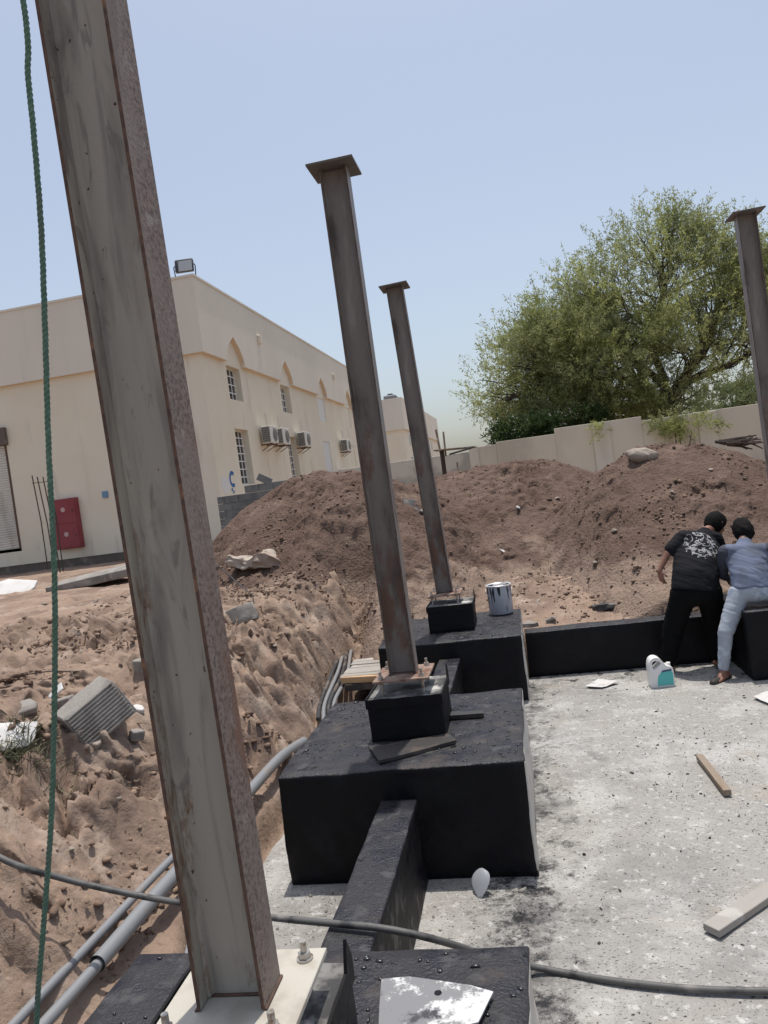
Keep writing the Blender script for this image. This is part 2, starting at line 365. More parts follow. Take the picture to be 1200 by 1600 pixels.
m_sack = mat('woven_sack', (0.40, 0.345, 0.29), 0.85, [dict(c=(0.30, 0.22, 0.17), s=4, lo=0.45, hi=0.62, d=6)], bump=[(60, 0.3, 0.006, 4)])
m_wood = mat('site_timber', (0.25, 0.20, 0.15), 0.85, [dict(c=(0.22, 0.155, 0.105), s=10, lo=0.45, hi=0.6, d=5, st=(0.15, 1, 1)), dict(c=(0.45, 0.42, 0.37), s=4, lo=0.52, hi=0.66, d=6)], bump=[(30, 0.3, 0.004, 5)])
m_wood_grey = mat('cement_stained_timber', (0.33, 0.31, 0.28), 0.88, [dict(c=(0.30, 0.27, 0.235), s=9, lo=0.45, hi=0.62, d=5, st=(0.12, 1, 1)), dict(c=(0.42, 0.40, 0.37), s=5, lo=0.56, hi=0.68, d=6)], bump=[(30, 0.3, 0.004, 5)])
m_wood_fresh = mat('fresh_pine', (0.55, 0.36, 0.20), 0.8, [dict(c=(0.44, 0.28, 0.15), s=10, lo=0.45, hi=0.6, st=(0.15, 1, 1))])
m_wood_dark = mat('tarred_board', (0.035, 0.032, 0.032), 0.6, [dict(c=(0.08, 0.062, 0.05), s=5, lo=0.5, hi=0.66, d=6)], bump=[(20, 0.5, 0.01, 6)])
m_pvc = mat('grey_conduit', (0.22, 0.228, 0.238), 0.45, [dict(c=(0.24, 0.22, 0.2), s=3, lo=0.55, hi=0.7)])
m_cable = mat('black_cable', (0.035, 0.035, 0.037), 0.55, [dict(c=(0.13, 0.11, 0.095), s=6, lo=0.5, hi=0.66, d=6)])
m_hose = mat('dusty_black_hose', (0.10, 0.098, 0.094), 0.6, [dict(c=(0.03, 0.03, 0.03), s=7, lo=0.5, hi=0.64, d=7), dict(c=(0.22, 0.205, 0.19), s=3.2, lo=0.53, hi=0.66, d=6)], coord='World', bump=[(50, 0.3, 0.003, 4)])
m_rope = mat('green_rope', (0.085, 0.165, 0.12), 0.75, [dict(c=(0.12, 0.22, 0.165), s=60, lo=0.5, hi=0.62), dict(c=(0.10, 0.13, 0.11), s=4, lo=0.55, hi=0.7)], bump=[(400, 0.4, 0.001, 2)])
m_tin = mat('bucket_paint', (0.46, 0.475, 0.53), 0.55, [dict(c=(0.014, 0.014, 0.018), s=30, lo=0.61, hi=0.64, d=3, st=(1, 1, 0.08), g=[('Z', 0.10, 0.30, 0.10)])])
m_tin_in = mat('tar_in_bucket', (0.012, 0.012, 0.014), 0.2)
m_tin_lid = mat('bucket_rim', (0.75, 0.75, 0.77), 0.35, metal=0.4)
m_jug = mat('white_jug_plastic', (0.78, 0.77, 0.74), 0.4)
m_teal = mat('teal_label', (0.10, 0.48, 0.46), 0.45)
m_labelblue = mat('label_dark_stripe', (0.04, 0.08, 0.16), 0.45)
m_plastic = mat('white_plastic_offcut', (0.55, 0.585, 0.62), 0.4)
m_paper = mat('paper_litter', (0.56, 0.55, 0.53), 0.85, [dict(c=(0.40, 0.38, 0.35), s=9, lo=0.5, hi=0.66, d=6)])
m_sheet = mat('paint_flecked_sheet', (0.21, 0.21, 0.215), 0.5, [dict(c=(0.62, 0.62, 0.61), s=7, lo=0.55, hi=0.62, d=9, ro=0.75, g=('X', -0.1, 0.16, 0.13)), dict(c=(0.05, 0.05, 0.055), s=6, lo=0.56, hi=0.66, d=8, ro=0.7)], metal=0.15, bump=[(20, 0.2, 0.005, 5)])
m_rebar = mat('dark_rebar', (0.05, 0.035, 0.03), 0.8)
m_stick = mat('dry_branch', (0.05, 0.035, 0.028), 0.9)
m_shrub = mat('dry_shrub', (0.105, 0.115, 0.065), 0.9, [dict(c=(0.16, 0.15, 0.09), s=9, lo=0.45, hi=0.6)])
m_lamp = mat('floodlight_body', (0.05, 0.05, 0.05), 0.5)
m_lens = mat('floodlight_glass', (0.45, 0.47, 0.48), 0.15)
m_tank = mat('roof_tank', (0.13, 0.14, 0.16), 0.6)
def leafmat(name, a, b, c):
    m = mat(name, a, 0.75, [dict(c=b, s=0.55, lo=0.42, hi=0.6, d=4), dict(c=c, s=2.4, lo=0.54, hi=0.7, d=4)], coord='World', spec=0.25)
    nt = m.node_tree; N = nt.nodes; bs = N['Principled BSDF']
    tr = N.new('ShaderNodeBsdfTranslucent'); mx = N.new('ShaderNodeMixShader'); mx.inputs[0].default_value = 0.5
    src = bs.inputs['Base Color'].links[0].from_socket
    nt.links.new(src, tr.inputs['Color']); nt.links.new(bs.outputs[0], mx.inputs[1]); nt.links.new(tr.outputs[0], mx.inputs[2])
    nt.links.new(mx.outputs[0], N['Material Output'].inputs['Surface'])
    return m
m_leaf = leafmat('ghaf_leaf', (0.27, 0.295, 0.135), (0.37, 0.40, 0.15), (0.205, 0.22, 0.135))
m_leaf_dark = leafmat('dark_shrub_leaf', (0.05, 0.085, 0.03), (0.07, 0.11, 0.035), (0.035, 0.06, 0.025))
m_leaf_far = leafmat('far_tree_leaf', (0.15, 0.19, 0.09), (0.19, 0.23, 0.11), (0.13, 0.16, 0.08))

# ================================================================== THE GROUND
def rid(x, y, s, o=4):
    t = 0; a = 1; n = 0; f = 1
    for k in range(o):
        t = t + a * (1 - np.abs(2 * vn(x * f + 5.3 * k, y * f + 2.1 * k, s + k) - 1)) ** 2; n += a; a *= 0.5; f *= 2.1
    return t / n
def ledge(n, k):
    f = n * k; i = np.floor(f); return (i + sst(0.72, 1.0, f - i)) / k
def detail(x, y, amp=1.0, rough=1.0):
    z = 0.16 * fbm(x * 0.9, y * 0.9, 3, 4)
    w = x + 0.25 * fbm(x * 2, y * 2, 21, 3); v = y + 0.25 * fbm(x * 2, y * 2, 31, 3)
    patch = sst(0.38, 0.6, vn(x * 1.1, y * 1.1, 9))
    # broken ledges, gouges running downslope, lumps; smooth drifts of sand between them
    z = z + rough * 0.32 * ledge(fbm(w * 1.5 + 7, v * 1.5, 33, 4), 10) * (0.4 + 0.6 * patch)
    z = z + rough * 0.20 * ledge(fbm(w * 4.2 + 3, v * 4.2, 37, 3), 9) * patch
    z = z - rough * 0.15 * sst(0.64, 0.84, rid(w * 1.5 + v * 0.8, v * 0.9 - w * 0.5, 51, 3)) * (0.3 + 0.7 * patch)
    z = z - rough * 0.06 * sst(0.62, 0.80, rid(w * 4.2, v * 3.4, 61, 3)) * patch
    c = cells(w * 2.4, v * 2.4, 4); z = z + rough * 0.20 * np.clip(0.46 - c, 0, 1) * patch
    c2 = cells(w * 6.0, v * 6.0, 14); z = z + 0.13 * np.clip(0.40 - c2, 0, 1) * sst(0.42, 0.56, vn(x * 1.7, y * 1.7, 19))
    c3 = cells(w * 13, v * 13, 24); z = z + 0.055 * np.clip(0.40 - c3, 0, 1) * sst(0.5, 0.62, vn(x * 2.3, y * 2.3, 29))
    fine = 0.55 + 0.45 * patch
    z = z + fine * (0.045 * fbm(x * 8, y * 8, 5, 4) + 0.034 * fbm(x * 22, y * 22, 6, 3))
    f = cells(x * 1.9 + 3.3, y * 1.9, 44); z = z - 0.08 * sst(0.0, 1.0, np.clip(0.26 - f, 0, 1) / 0.2) * (vn(x * 0.8, y * 0.8, 49) > 0.45)
    return z * amp
def ground(x, y):
    x = np.asarray(x, float); y = np.asarray(y, float)
    wob = 0.22 * sst(6.2, 7.0, y) + 0.22 * (vn(y * 1.1, y * 0 + 3.0, 8) - 0.5) + 0.1 * (vn(y * 3.7, x * 1.5, 18) - 0.5)
    t = -2.27 - x + wob
    zl = np.interp(t, [-0.25, 0.0, 0.06, 0.3, 0.45, 0.78, 1.2, 1.9, 3.2, 6.5, 12, 40], [-0.22, -0.2, 0.04, 0.15, 0.33, 0.80, 1.06, 1.25, 1.38, 1.42, 1.36, 1.35])
    s = y - 9.84
    zb = np.interp(s, [-0.1, 0.0, 0.1, 0.6, 2, 4.5, 9], [-0.22, 0.3, 0.50, 0.60, 0.85, 1.2, 1.4])
    r = np.maximum(x - 8.4, -(y + 0.75))
    zr = np.interp(r, [-0.05, 0.05, 0.5, 1.2, 3], [-0.22, 0.3, 0.75, 1.0, 1.3])
    base = np.maximum(np.maximum(zl, zb), zr)
    # sandy spur running down from the left mound, cable trench beside it
    d = np.hypot((x + 3.2 + 0.22 * (11.5 - y)) / 0.75, np.maximum(np.maximum(8.6 - y, y - 13), 0) / 1.2)
    base = base + 0.40 * np.exp(-d * d) * sst(7.2, 12.0, y) * sst(-0.1, 0.25, t)
    trench = np.exp(-((x + 2.42 + 0.05 * (y - 8)) / 0.22) ** 2) * sst(7.6, 9, y) * (1 - sst(11.2, 12.4, y))
    base = base - 0.38 * trench * (base > 0.1)
    dirt = sst(-0.05, 0.25, base)
    far = 1 - sst(17, 26, np.hypot(x, y))
    # wheel ruts / bank steps running along the excavation
    stp = 0.05 * np.sin((x * 0.9 - y * 0.25) * 9 + 3 * fbm(x, y, 77, 3)) * sst(0.25, 0.8, t) * (1 - sst(1.6, 2.6, t)) * (1 - sst(6, 9, y))
    rg = 1 - 0.35 * sst(8.0, 9.5, y) + 0.45 * sst(0.3, 0.8, t) * (1 - sst(3.5, 5.0, t)) * (1 - sst(12, 14, y))
    return base + dirt * (detail(x, y) * rg * (0.25 + 0.75 * far) + stp)
def axis(*segs):
    out = []
    for a, b, st in segs: out += list(np.arange(a, b, st))
    out.append(segs[-1][1]); return np.array(out)
gx = axis((-400, -60, 40), (-60, -20, 4), (-20, -8, 0.3), (-8, -5, 0.06), (-5, -2.0, 0.028), (-2.0, 6, 0.07), (6, 14, 0.4), (14, 60, 4), (60, 400, 40))
gy = axis((-300, -20, 40), (-20, -2, 2), (-2, 2, 0.15), (2, 9.6, 0.03), (9.6, 13, 0.045), (13, 20, 0.14), (20, 60, 1.0), (60, 500, 40))
GX, GY = np.meshgrid(gx, gy, indexing='ij')
GZ = ground(GX, GY)
def relief(x, y):
    w = x + 0.2 * fbm(x * 2, y * 2, 21, 3); v = y + 0.2 * fbm(x * 2, y * 2, 31, 3)
    return (0.16 * fbm(w * 3.1, v * 3.1, 83, 4) + 0.15 * fbm(w * 10, v * 10, 87, 4)) * (0.25 + 0.75 * sst(0.4, 0.58, vn(x * 1.2, y * 1.2, 89)))
bankw = sst(0.12, 0.5, GZ) * sst(-6.5, -5.2, GX) * (1 - sst(-2.35, -2.2, GX)) * sst(1.8, 2.4, GY) * (1 - sst(12.5, 13.5, GY))
RL = relief(GX, GY) * bankw * (1 - 0.35 * sst(8.0, 9.5, GY))
gme = npmesh('ground', np.stack([(GX + 1.25 * RL).ravel(), (GY - 1.1 * RL).ravel(), (GZ + 0.5 * RL).ravel()], 1), grid_faces(len(gx), len(gy)))
props(link('ground', gme, m_soil, smooth=180), 'sandy brown excavated earth bank and open ground', kind='structure')

# soil mounds: ridge line heights and slopes
MOUNDS = [
    dict(y=14.0, sky=[(285, 905), (315, 872), (345, 832), (380, 790), (430, 757), (470, 738), (510, 732), (545, 736), (600, 741), (650, 752), (720, 800), (780, 850)], fs=0.60, bs=0.7, seed=3, bend=0.10, label='brown soil mound heaped before the cream building, leftmost of three'),
    dict(y=16.2, sky=[(560, 830), (600, 775), (645, 748), (690, 747), (740, 728), (800, 717), (860, 716), (915, 728), (980, 760), (1040, 810)], fs=0.50, bs=0.6, seed=5, bend=0.0, label='brown soil mound in the middle, behind the paint bucket'),
    dict(y=13.5, sky=[(840, 850), (880, 790), (915, 744), (950, 714), (985, 703), (1040, 691), (1080, 689), (1140, 696), (1200, 718), (1270, 750), (1360, 830)], fs=0.62, bs=0.7, seed=9, bend=-0.05, label='broad brown soil mound behind the two men with a boulder on top'),
]
MF = []
for k, md in enumerate(MOUNDS):
    pts = np.array([aty(u, v, md['y']) for u, v in md['sky']])
    xs, zs = pts[:, 0], pts[:, 2]
    def mf(x, y, md=md, xs=xs, zs=zs):
        x = np.asarray(x, float); y = np.asarray(y, float)
        yr = md['y'] + 0.35 * (vn(x * 0.7, x * 0 + 1, md['seed']) - 0.5)
        xx = x + 0.25 * np.sin((y - yr) * 0.8) * 0.6 + md['bend'] * (y - yr)
        p = np.interp(xx, xs, zs)
        for sh in (0.25, 0.5): p = 0.5 * p + 0.25 * (np.interp(xx - sh, xs, zs) + np.interp(xx + sh, xs, zs))
        dy = y - yr
        f = np.where(dy < 0, md['fs'], md['bs'])
        drop = f * (np.sqrt(dy * dy + 0.36) - 0.6)
        gl = 0.06 * np.abs(fbm(x * 1.3 + 4, y * 0.35, md['seed'] + 60, 3)) * 4 * sst(0.3, 1.5, -dy)
        cut = 0.9 * np.exp(-((x + 2.46 + 0.07 * (y - 8)) / 0.34) ** 2) * (1 - sst(11.4, 12.6, y))
        return -cut + np.where((y < 9.86) & (x > -1.95), -3.0, p - drop - gl + detail(x + 20 * md['seed'], y, 0.85, 0.65) - 0.02)
    MF.append(mf)
    x0, x1 = xs.min() - 0.3, xs.max() + 0.3
    ax = np.arange(x0, x1, 0.04); ay = np.arange(md['y'] - 4.6, md['y'] + 3.5, 0.045)
    X, Y = np.meshgrid(ax, ay, indexing='ij')
    Z = mf(X, Y)
    G = ground(X, Y)
    ok = (Z > G - 0.12)
    Fc = grid_faces(len(ax), len(ay))
    keep = ok.ravel()[Fc].any(1)
    Fc = Fc[keep]
    used = np.unique(Fc); rm = np.full(X.size, -1); rm[used] = np.arange(len(used))
    RM = relief(X + 9 * k, Y) * 0.75 * sst(0.0, 0.25, Z - G)
    V = np.stack([(X + 0.6 * RM).ravel(), (Y - 1.2 * RM).ravel(), (Z + 0.4 * RM).ravel()], 1)[used]
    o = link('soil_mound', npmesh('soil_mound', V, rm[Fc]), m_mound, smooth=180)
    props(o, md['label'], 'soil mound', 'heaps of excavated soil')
def height(x, y):
    h = ground(x, y)
    for f, md in zip(MF, MOUNDS):
        h = np.maximum(h, np.where(np.abs(np.asarray(y) - md['y']) < 4.6, f(x, y), -9))
    return h
def h1(x, y): return float(height(np.array([x]), np.array([y]))[0])
def hit(u, v, y0=1.5, y1=30):
    ys = np.arange(y0, y1, 0.02); d = ray(u, v)
    P = EYE[None, :] + d[None, :] * (ys / d[1])[:, None]
    h = height(P[:, 0], P[:, 1])
    i = np.argmax(P[:, 2] < h)
    return P[i].copy()

# clods and small stones strewn over the soil
def scatter(name, m, n, xr, yr, smin, smax, seed, label, dens=None, sub=1, variants=8):
    r = np.random.default_rng(seed)
    V = []; F = []; off = 0
    base = []
    for k in range(variants):
        me = rockmesh(seed * 31 + k, sub, 0.7, 0.5)
        v = np.array([q.co[:] for q in me.vertices]); f = np.array([p.vertices[:] for p in me.polygons]); base.append((v, f)); bpy.data.meshes.remove(me)
    X = r.uniform(xr[0], xr[1], n); Y = r.uniform(yr[0], yr[1], n)
    if dens is not None:
        k = r.random(n) < dens(X, Y); X = X[k]; Y = Y[k]
    Z = height(X, Y)
    sz = smin * (smax / smin) ** (r.random(len(X)) ** 3.0)
    for i in range(len(X)):
        v, f = base[i % variants]
        a = r.uniform(0, 6.28); ca, sa = math.cos(a), math.sin(a)
        w = v * np.array([r.uniform(0.7, 1.3), r.uniform(0.6, 1.1), r.uniform(0.6, 1.1)]) * sz[i]
        w = np.stack([w[:, 0] * ca - w[:, 1] * sa, w[:, 0] * sa + w[:, 1] * ca, w[:, 2]], 1) + np.array([X[i], Y[i], Z[i] + sz[i] * 0.22])
        V.append(w); F.append(f + off); off += len(v)
    o = link(name, npmesh(name, np.concatenate(V), np.concatenate(F)), m)
    return props(o, label, 'soil' if 'clod' in name else 'gravel', kind='stuff')
okd = lambda X, Y: ((height(X, Y) > 0.1) & ~((X > -1.95) & (Y < 10.4))) * (0.25 + 0.75 * sst(0.45, 0.62, vn(X * 1.2, Y * 1.2, 91)))
scatter('soil_clods', m_clod, 24000, (-6.5, -2.3), (2.2, 13), 0.005, 0.05, 5, 'loose brown clods strewn over the earth bank', okd)
scatter('mound_clods', m_mclod, 11000, (-5.5, 5.5), (9.9, 16.5), 0.008, 0.04, 6, 'loose dark clods on the soil mounds', okd)
scatter('beam_side_clods', m_clod, 1800, (-0.2, 3.6), (9.9, 12.2), 0.008, 0.05, 15, 'pinkish clods on the soil right behind the long beam', lambda X, Y: 0.25 + 0.75 * sst(0.4, 0.6, vn(X * 2, Y * 2, 95)))
scatter('pale_gravel', m_stone, 1500, (-6.5, 5.5), (2.5, 16), 0.006, 0.028, 8, 'pale pebbles and chips scattered through the soil', okd)

p_ = hit(120, 985)
scatter('bank_lumps', m_clod, 900, (p_[0] - 1.6, p_[0] + 1.5), (p_[1] - 1.6, p_[1] + 1.8), 0.015, 0.06, 12, 'dark broken lumps of earth on the bank left of the near column', lambda X, Y: np.exp(-(((X - p_[0]) / 1.0) ** 2 + ((Y - p_[1]) / 1.0) ** 2)))
# concrete blinding slab
sx = axis((-2.22, -1.9, 0.05), (-1.9, 5, 0.07), (5, 8.5, 0.3)); sy = axis((-0.8, 2.2, 0.3), (2.2, 9.7, 0.06))
X, Y = np.meshgrid(sx, sy, indexing='ij')
edge = (X < -1.95)
Xj = X + np.where(X < -2.1, 0.09 * fbm(Y * 2.2, Y * 0, 55, 4) * 2, 0)
Z = 0.012 * fbm(X * 1.3, Y * 1.3, 41, 4) + 0.008 * fbm(X * 8, Y * 8, 42, 3) + 0.0
Z = np.where(X <= sx[0] + 1e-6, -0.15, Z)
sl = npmesh('concrete_slab', np.stack([Xj.ravel(), Y.ravel(), Z.ravel()], 1), grid_faces(len(sx), len(sy)))
props(link('concrete_slab', sl, m_slab, smooth=60), 'pale blinding concrete slab flecked with black bitumen', kind='structure')

# flakes and drips lying on the slab
def flakes(name, m, n, xr, yr, smin, smax, seed, label, dens=None, kindcat='debris'):
    r = np.random.default_rng(seed); V = []; F = []; off = 0
    X = r.uniform(*xr, n); Y = r.uniform(*yr, n)
    if dens is not None:
        k = r.random(n) < dens(X, Y); X = X[k]; Y = Y[k]
    for x, y in zip(X, Y):
        s = smin * (smax / smin) ** (r.random() ** 2); a = r.uniform(0, 6.28); e = r.uniform(0.2, 0.8)
        ang = np.sort(r.uniform(0, 6.28, 5)); rad = r.uniform(0.7, 1.1, 5) * s
        px = np.cos(ang) * rad; py = np.sin(ang) * rad * e
        qx = x + px * math.cos(a) - py * math.sin(a); qy = y + px * math.sin(a) + py * math.cos(a)
        t = s * r.uniform(0.04, 0.2)
        top = np.stack([qx, qy, 0.006 + t + r.uniform(0, 0.18, 5) * s], 1); bot = np.stack([qx, qy, np.full(5, -0.004)], 1)
        V += [bot, top]
        F += [[off + 5 + i for i in (0, 1, 2)], [off + 5 + i for i in (0, 2, 3)], [off + 5 + i for i in (0, 3, 4)]]
        for i in range(5):
            j = (i + 1) % 5; F += [[off + i, off + j, off + 5 + j], [off + i, off + 5 + j, off + 5 + i]]
        off += 10
    o = link(name, npmesh(name, np.concatenate(V), np.array(F)), m)
    return props(o, label, kindcat, kind='stuff')
sd = lambda X, Y: 0.35 + 0.65 * sst(0.4, 0.65, vn(X * 0.9, Y * 0.9, 61))
flakes('bitumen_chips', m_cable, 2600, (-0.15, 4.0), (3.0, 9.5), 0.003, 0.02, 3, 'black bitumen chips littering the pale slab', sd)
flakes('mortar_crumbs', m_gypsum, 1300, (-0.15, 4.0), (3.0, 9.5), 0.004, 0.018, 4, 'white mortar crumbs littering the pale slab', sd)
flakes('slab_edge_rubble', m_rubble, 260, (-2.15, -0.2), (3.0, 4.8), 0.006, 0.035, 5, 'grey concrete crumbs between the near footings', None)

# ================================================================== FOOTINGS, BEAMS, COLUMNS
BW = 1.66
FOOT = [(-1.02, 2.10, 'near black footing at the bottom edge carrying the cream base plate'), (-1.02, 5.67, 'black bitumen coated footing in the middle of the row'), (-1.02, 9.45, 'far black footing carrying the paint bucket'), (3.03, 9.50, 'black footing at the right edge behind the man in jeans')]
def make_footing(cx, cy, label, seed):
    t = thing('concrete_footing', label, 'footing', (cx, cy, 0), 0, 'black bitumen coated column footings')
    b = MB(); b.box((0, 0, 0.375), (BW, BW, 0.75), 0.0)
    b.subdiv(18)
    for v in b.bm.verts:
        x, y, z = v.co
        e = 0.014 + (0.008 if (abs(abs(x) - BW / 2) < 0.01) + (abs(abs(y) - BW / 2) < 0.01) + (z > 0.74) >= 2 else 0)
        v.co.x += e * float(fbm(np.array([y * 5 + seed]), np.array([z * 5]), 7, 3)[0])
        v.co.y += e * float(fbm(np.array([x * 5 + seed]), np.array([z * 5]), 8, 3)[0])
        if z > 0.7: v.co.z += 0.028 * float(fbm(np.array([x * 2.6 + seed]), np.array([y * 2.6]), 9, 4)[0])
    b.bevel_all(0.008, 1, 50)
    o = b.build('block', m_bit, t, 50)
    me = o.data; me.materials.append(m_bit_top); me.materials.append(m_conc_side)
    for p in me.polygons:
        if p.normal.z > 0.6 and p.center.z > 0.5: p.material_index = 1
        elif p.normal.x > 0.7: p.material_index = 2
    # pedestal with upstanding membrane rim
    pd = MB(); pd.box((0, 0, 0.90), (0.55, 0.55, 0.32)); pd.subdiv(6); pd.jitter(0.012, seed + 3, 4); pd.bevel_all(0.006, 1, 50)
    po = pd.build('pedestal', m_bit, t, 50)
    po.data.materials.append(m_ped_top)
    for p in po.data.polygons:
        if p.normal.z > 0.6: p.material_index = 1
    rim = MB()
    for sx_, sy_, dx, dy in ((0, -1, 0.56, 0.012), (1, 0, 0.012, 0.56), (-1, 0, 0.012, 0.56)):
        pts = []
        n = 14
        for i in range(n + 1):
            a = -0.5 + i / n
            hh = 0.012 + 0.010 * vn(np.array([a * 9.0]), np.array([seed * 1.7 + sx_ * 3]), 71)[0]
            if sx_ == 1 and a > 0.36: hh += 0.09 * (1 - abs(a - 0.43) / 0.08)
            pts.append((a, hh))
        if sx_ == 0: out = [(a * 0.56, -0.286, 1.052 + h) for a, h in pts] + [(0.28, -0.286, 1.0), (-0.28, -0.286, 1.0)]
        else: out = [(sx_ * 0.274, a * 0.56, 1.052 + h) for a, h in pts] + [(sx_ * 0.274, 0.28, 1.0), (sx_ * 0.274, -0.28, 1.0)]
        rim.prism(out, (0, 0.011, 0) if sx_ == 0 else (sx_ * 0.011, 0, 0))
    rim.build('membrane_rim', m_bit, t)
    # tar lumps
    r = np.random.default_rng(seed); V = []; F = []; off = 0
    bm = bmesh.new(); bmesh.ops.create_icosphere(bm, subdivisions=1, radius=1)
    bv = np.array([v.co[:] for v in bm.verts]); bf = np.array([[v.index for v in f.verts] for f in bm.faces]); bm.free()
    n = 0
    while n < 420:
        x, y = r.uniform(-0.8, 0.8, 2)
        if abs(x) < 0.3 and abs(y) < 0.3: continue
        if vn(np.array([x * 3 + seed]), np.array([y * 3]), 13)[0] < 0.42 and r.random() < 0.85: continue
        s = r.uniform(0.003, 0.011) * (1.6 if r.random() < 0.06 else 1)
        w = bv * np.array([r.uniform(0.7, 2.0), r.uniform(0.6, 1.2), 0.55]) * s
        a = r.uniform(0, 6.28); w = np.stack([w[:, 0] * math.cos(a) - w[:, 1] * math.sin(a), w[:, 0] * math.sin(a) + w[:, 1] * math.cos(a), w[:, 2]], 1)
        zz = 0.75 + 0.028 * float(fbm(np.array([x * 2.6 + seed]), np.array([y * 2.6]), 9, 4)[0])
        V.append(w + np.array([x, y, zz + s * 0.2])); F.append(bf + off); off += len(bv); n += 1
    o = link('tar_lumps', npmesh('tar_lumps', np.concatenate(V), np.concatenate(F)), m_tar, t, 180); o['kind'] = 'stuff'
    return t
for k, (cx, cy, lb) in enumerate(FOOT): make_footing(cx, cy, lb, k * 5 + 2)

def beam(a, b, axis_, label, topm=True, bev=0.01):
    c = [(a[i] + b[i]) / 2 for i in range(3)]; d = [abs(b[i] - a[i]) for i in range(3)]
    mb = MB(); mb.box((0, 0, d[2] / 2), d); mb.subdiv(9); mb.jitter(0.014, 5, 2.5); mb.bevel_all(0.006, 1, 50)
    o = mb.build('tie_beam', m_bit, None, 50); o.location = (c[0], c[1], a[2])
    o.data.materials.append(m_bit_top)
    for p in o.data.polygons:
        if p.normal.z > 0.6: p.material_index = 1
    return props(o, label, 'beam', 'black tie beams between the footings')
beam((-1.15, 2.95, 0.0), (-0.905, 4.83, 0.555), 'y', 'narrow black tie beam joining the near and middle footings')
beam((-1.15, 6.52, 0.0), (-0.905, 8.60, 0.555), 'y', 'shadowed black tie beam joining the middle and far footings')
beam((-0.17, 9.56, 0.0), (2.18, 9.82, 0.565), 'x', 'long black tie beam at the foot of the soil behind the men')

HS, HD, FT, WT = 0.205, 0.145, 0.011, 0.008
def make_column(loc, lean, H, style, label, zb=1.165):
    web, fl, pl = (m_web1, m_fl1, m_plate_cream) if style == 1 else (m_web2, m_fl2, m_plate_rust)
    t = thing('steel_column', label, 'column', (loc[0], loc[1], zb), 0, 'rusty steel columns on the footings')
    t.rotation_euler = (lean[1], lean[0], 0)
    MB().box((0, 0, 0.02 + H / 2), (HS - 2 * FT - 0.001, WT, H)).build('web', web, t)
    # fillet along web/flange roots
    for s in (-1, 1):
        b = MB(); b.box((s * (HS / 2 - FT / 2), 0, 0.02 + H / 2), (FT, HD, H), 0.0015)
        o = b.build('flange', fl, t); o.data.materials.append(m_edge if style == 1 else m_edge2); o.data.materials.append(web)
        for p in o.data.polygons:
            if abs(p.normal.y) > 0.6: p.material_index = 1
            elif p.normal.x * s < -0.6: p.material_index = 2
        f = MB()
        for q in (-1, 1): f.prism([(s * (HS / 2 - FT - 0.0005), q * WT / 2, 0.021), (s * (HS / 2 - FT - 0.014), q * WT / 2, 0.021), (s * (HS / 2 - FT - 0.0005), q * (WT / 2 + 0.014), 0.021)], (0, 0, H - 0.003))
        f.build('root_fillet', web, t)
    pw, pdp = (0.42, 0.42)
    px = 0.0
    MB().box((px, 0, 0.008), (pw, pdp, 0.018), 0.002).build('base_plate', pl, t)
    for sx_ in (-1, 1):
        for sy_ in (-1, 1):
            bx_, by_ = sx_ * 0.155, sy_ * 0.155
            nb = MB(); nb.lathe([(0, 0.054), (0.0105, 0.054), (0.0105, -0.13), (0, -0.13)], 12, (bx_, by_, 0.02))
            nb.lathe([(0, 0.021), (0.018, 0.021), (0.02, 0.019), (0.02, 0.002), (0, 0.002)], 6, (bx_, by_, 0.02))
            nb.lathe([(0, 0.003), (0.026, 0.003), (0.026, -0.002), (0, -0.002)], 16, (bx_, by_, 0.02))
            nb.lathe([(0, -0.025), (0.019, -0.025), (0.019, -0.045), (0, -0.045)], 6, (bx_, by_, 0.02))
            nb.build('anchor_bolt', m_bolt, t, 30)
    # weld bead
    w = MB()
    for s in (-1, 1):
        w.tube([(s * (HS / 2 + 0.003), y, 0.021) for y in np.linspace(-HD / 2, HD / 2, 9)], 0.005, 6)
        w.tube([(x, s * (WT / 2 + 0.003), 0.021) for x in np.linspace(-HS / 2 + FT, HS / 2 - FT, 9)], 0.005, 6)
    w.build('weld_bead', m_edge, t, 180)
    MB().box((0, 0, 0.02 + H + 0.009), (0.35, 0.35, 0.018), 0.002).build('cap_plate', m_dark_plate if style != 1 else pl, t)
    return t
make_column((-0.985, 2.045), (-math.radians(1.0), 0), 3.78, 1, 'tall pale grey primed steel column nearest the camera at left')
make_column((-1.035, 5.66), (-math.radians(0.35), 0), 3.80, 2, 'rust brown steel column standing on the middle black footing')
make_column((-1.085, 9.52), (-math.radians(1.95), 0), 3.86, 2, 'slim rust brown steel column on the footing with the bucket')
make_column((2.95, 9.46), (-math.radians(0.8), 0), 3.95, 2, 'rust brown steel column cut off by the right edge of the picture')

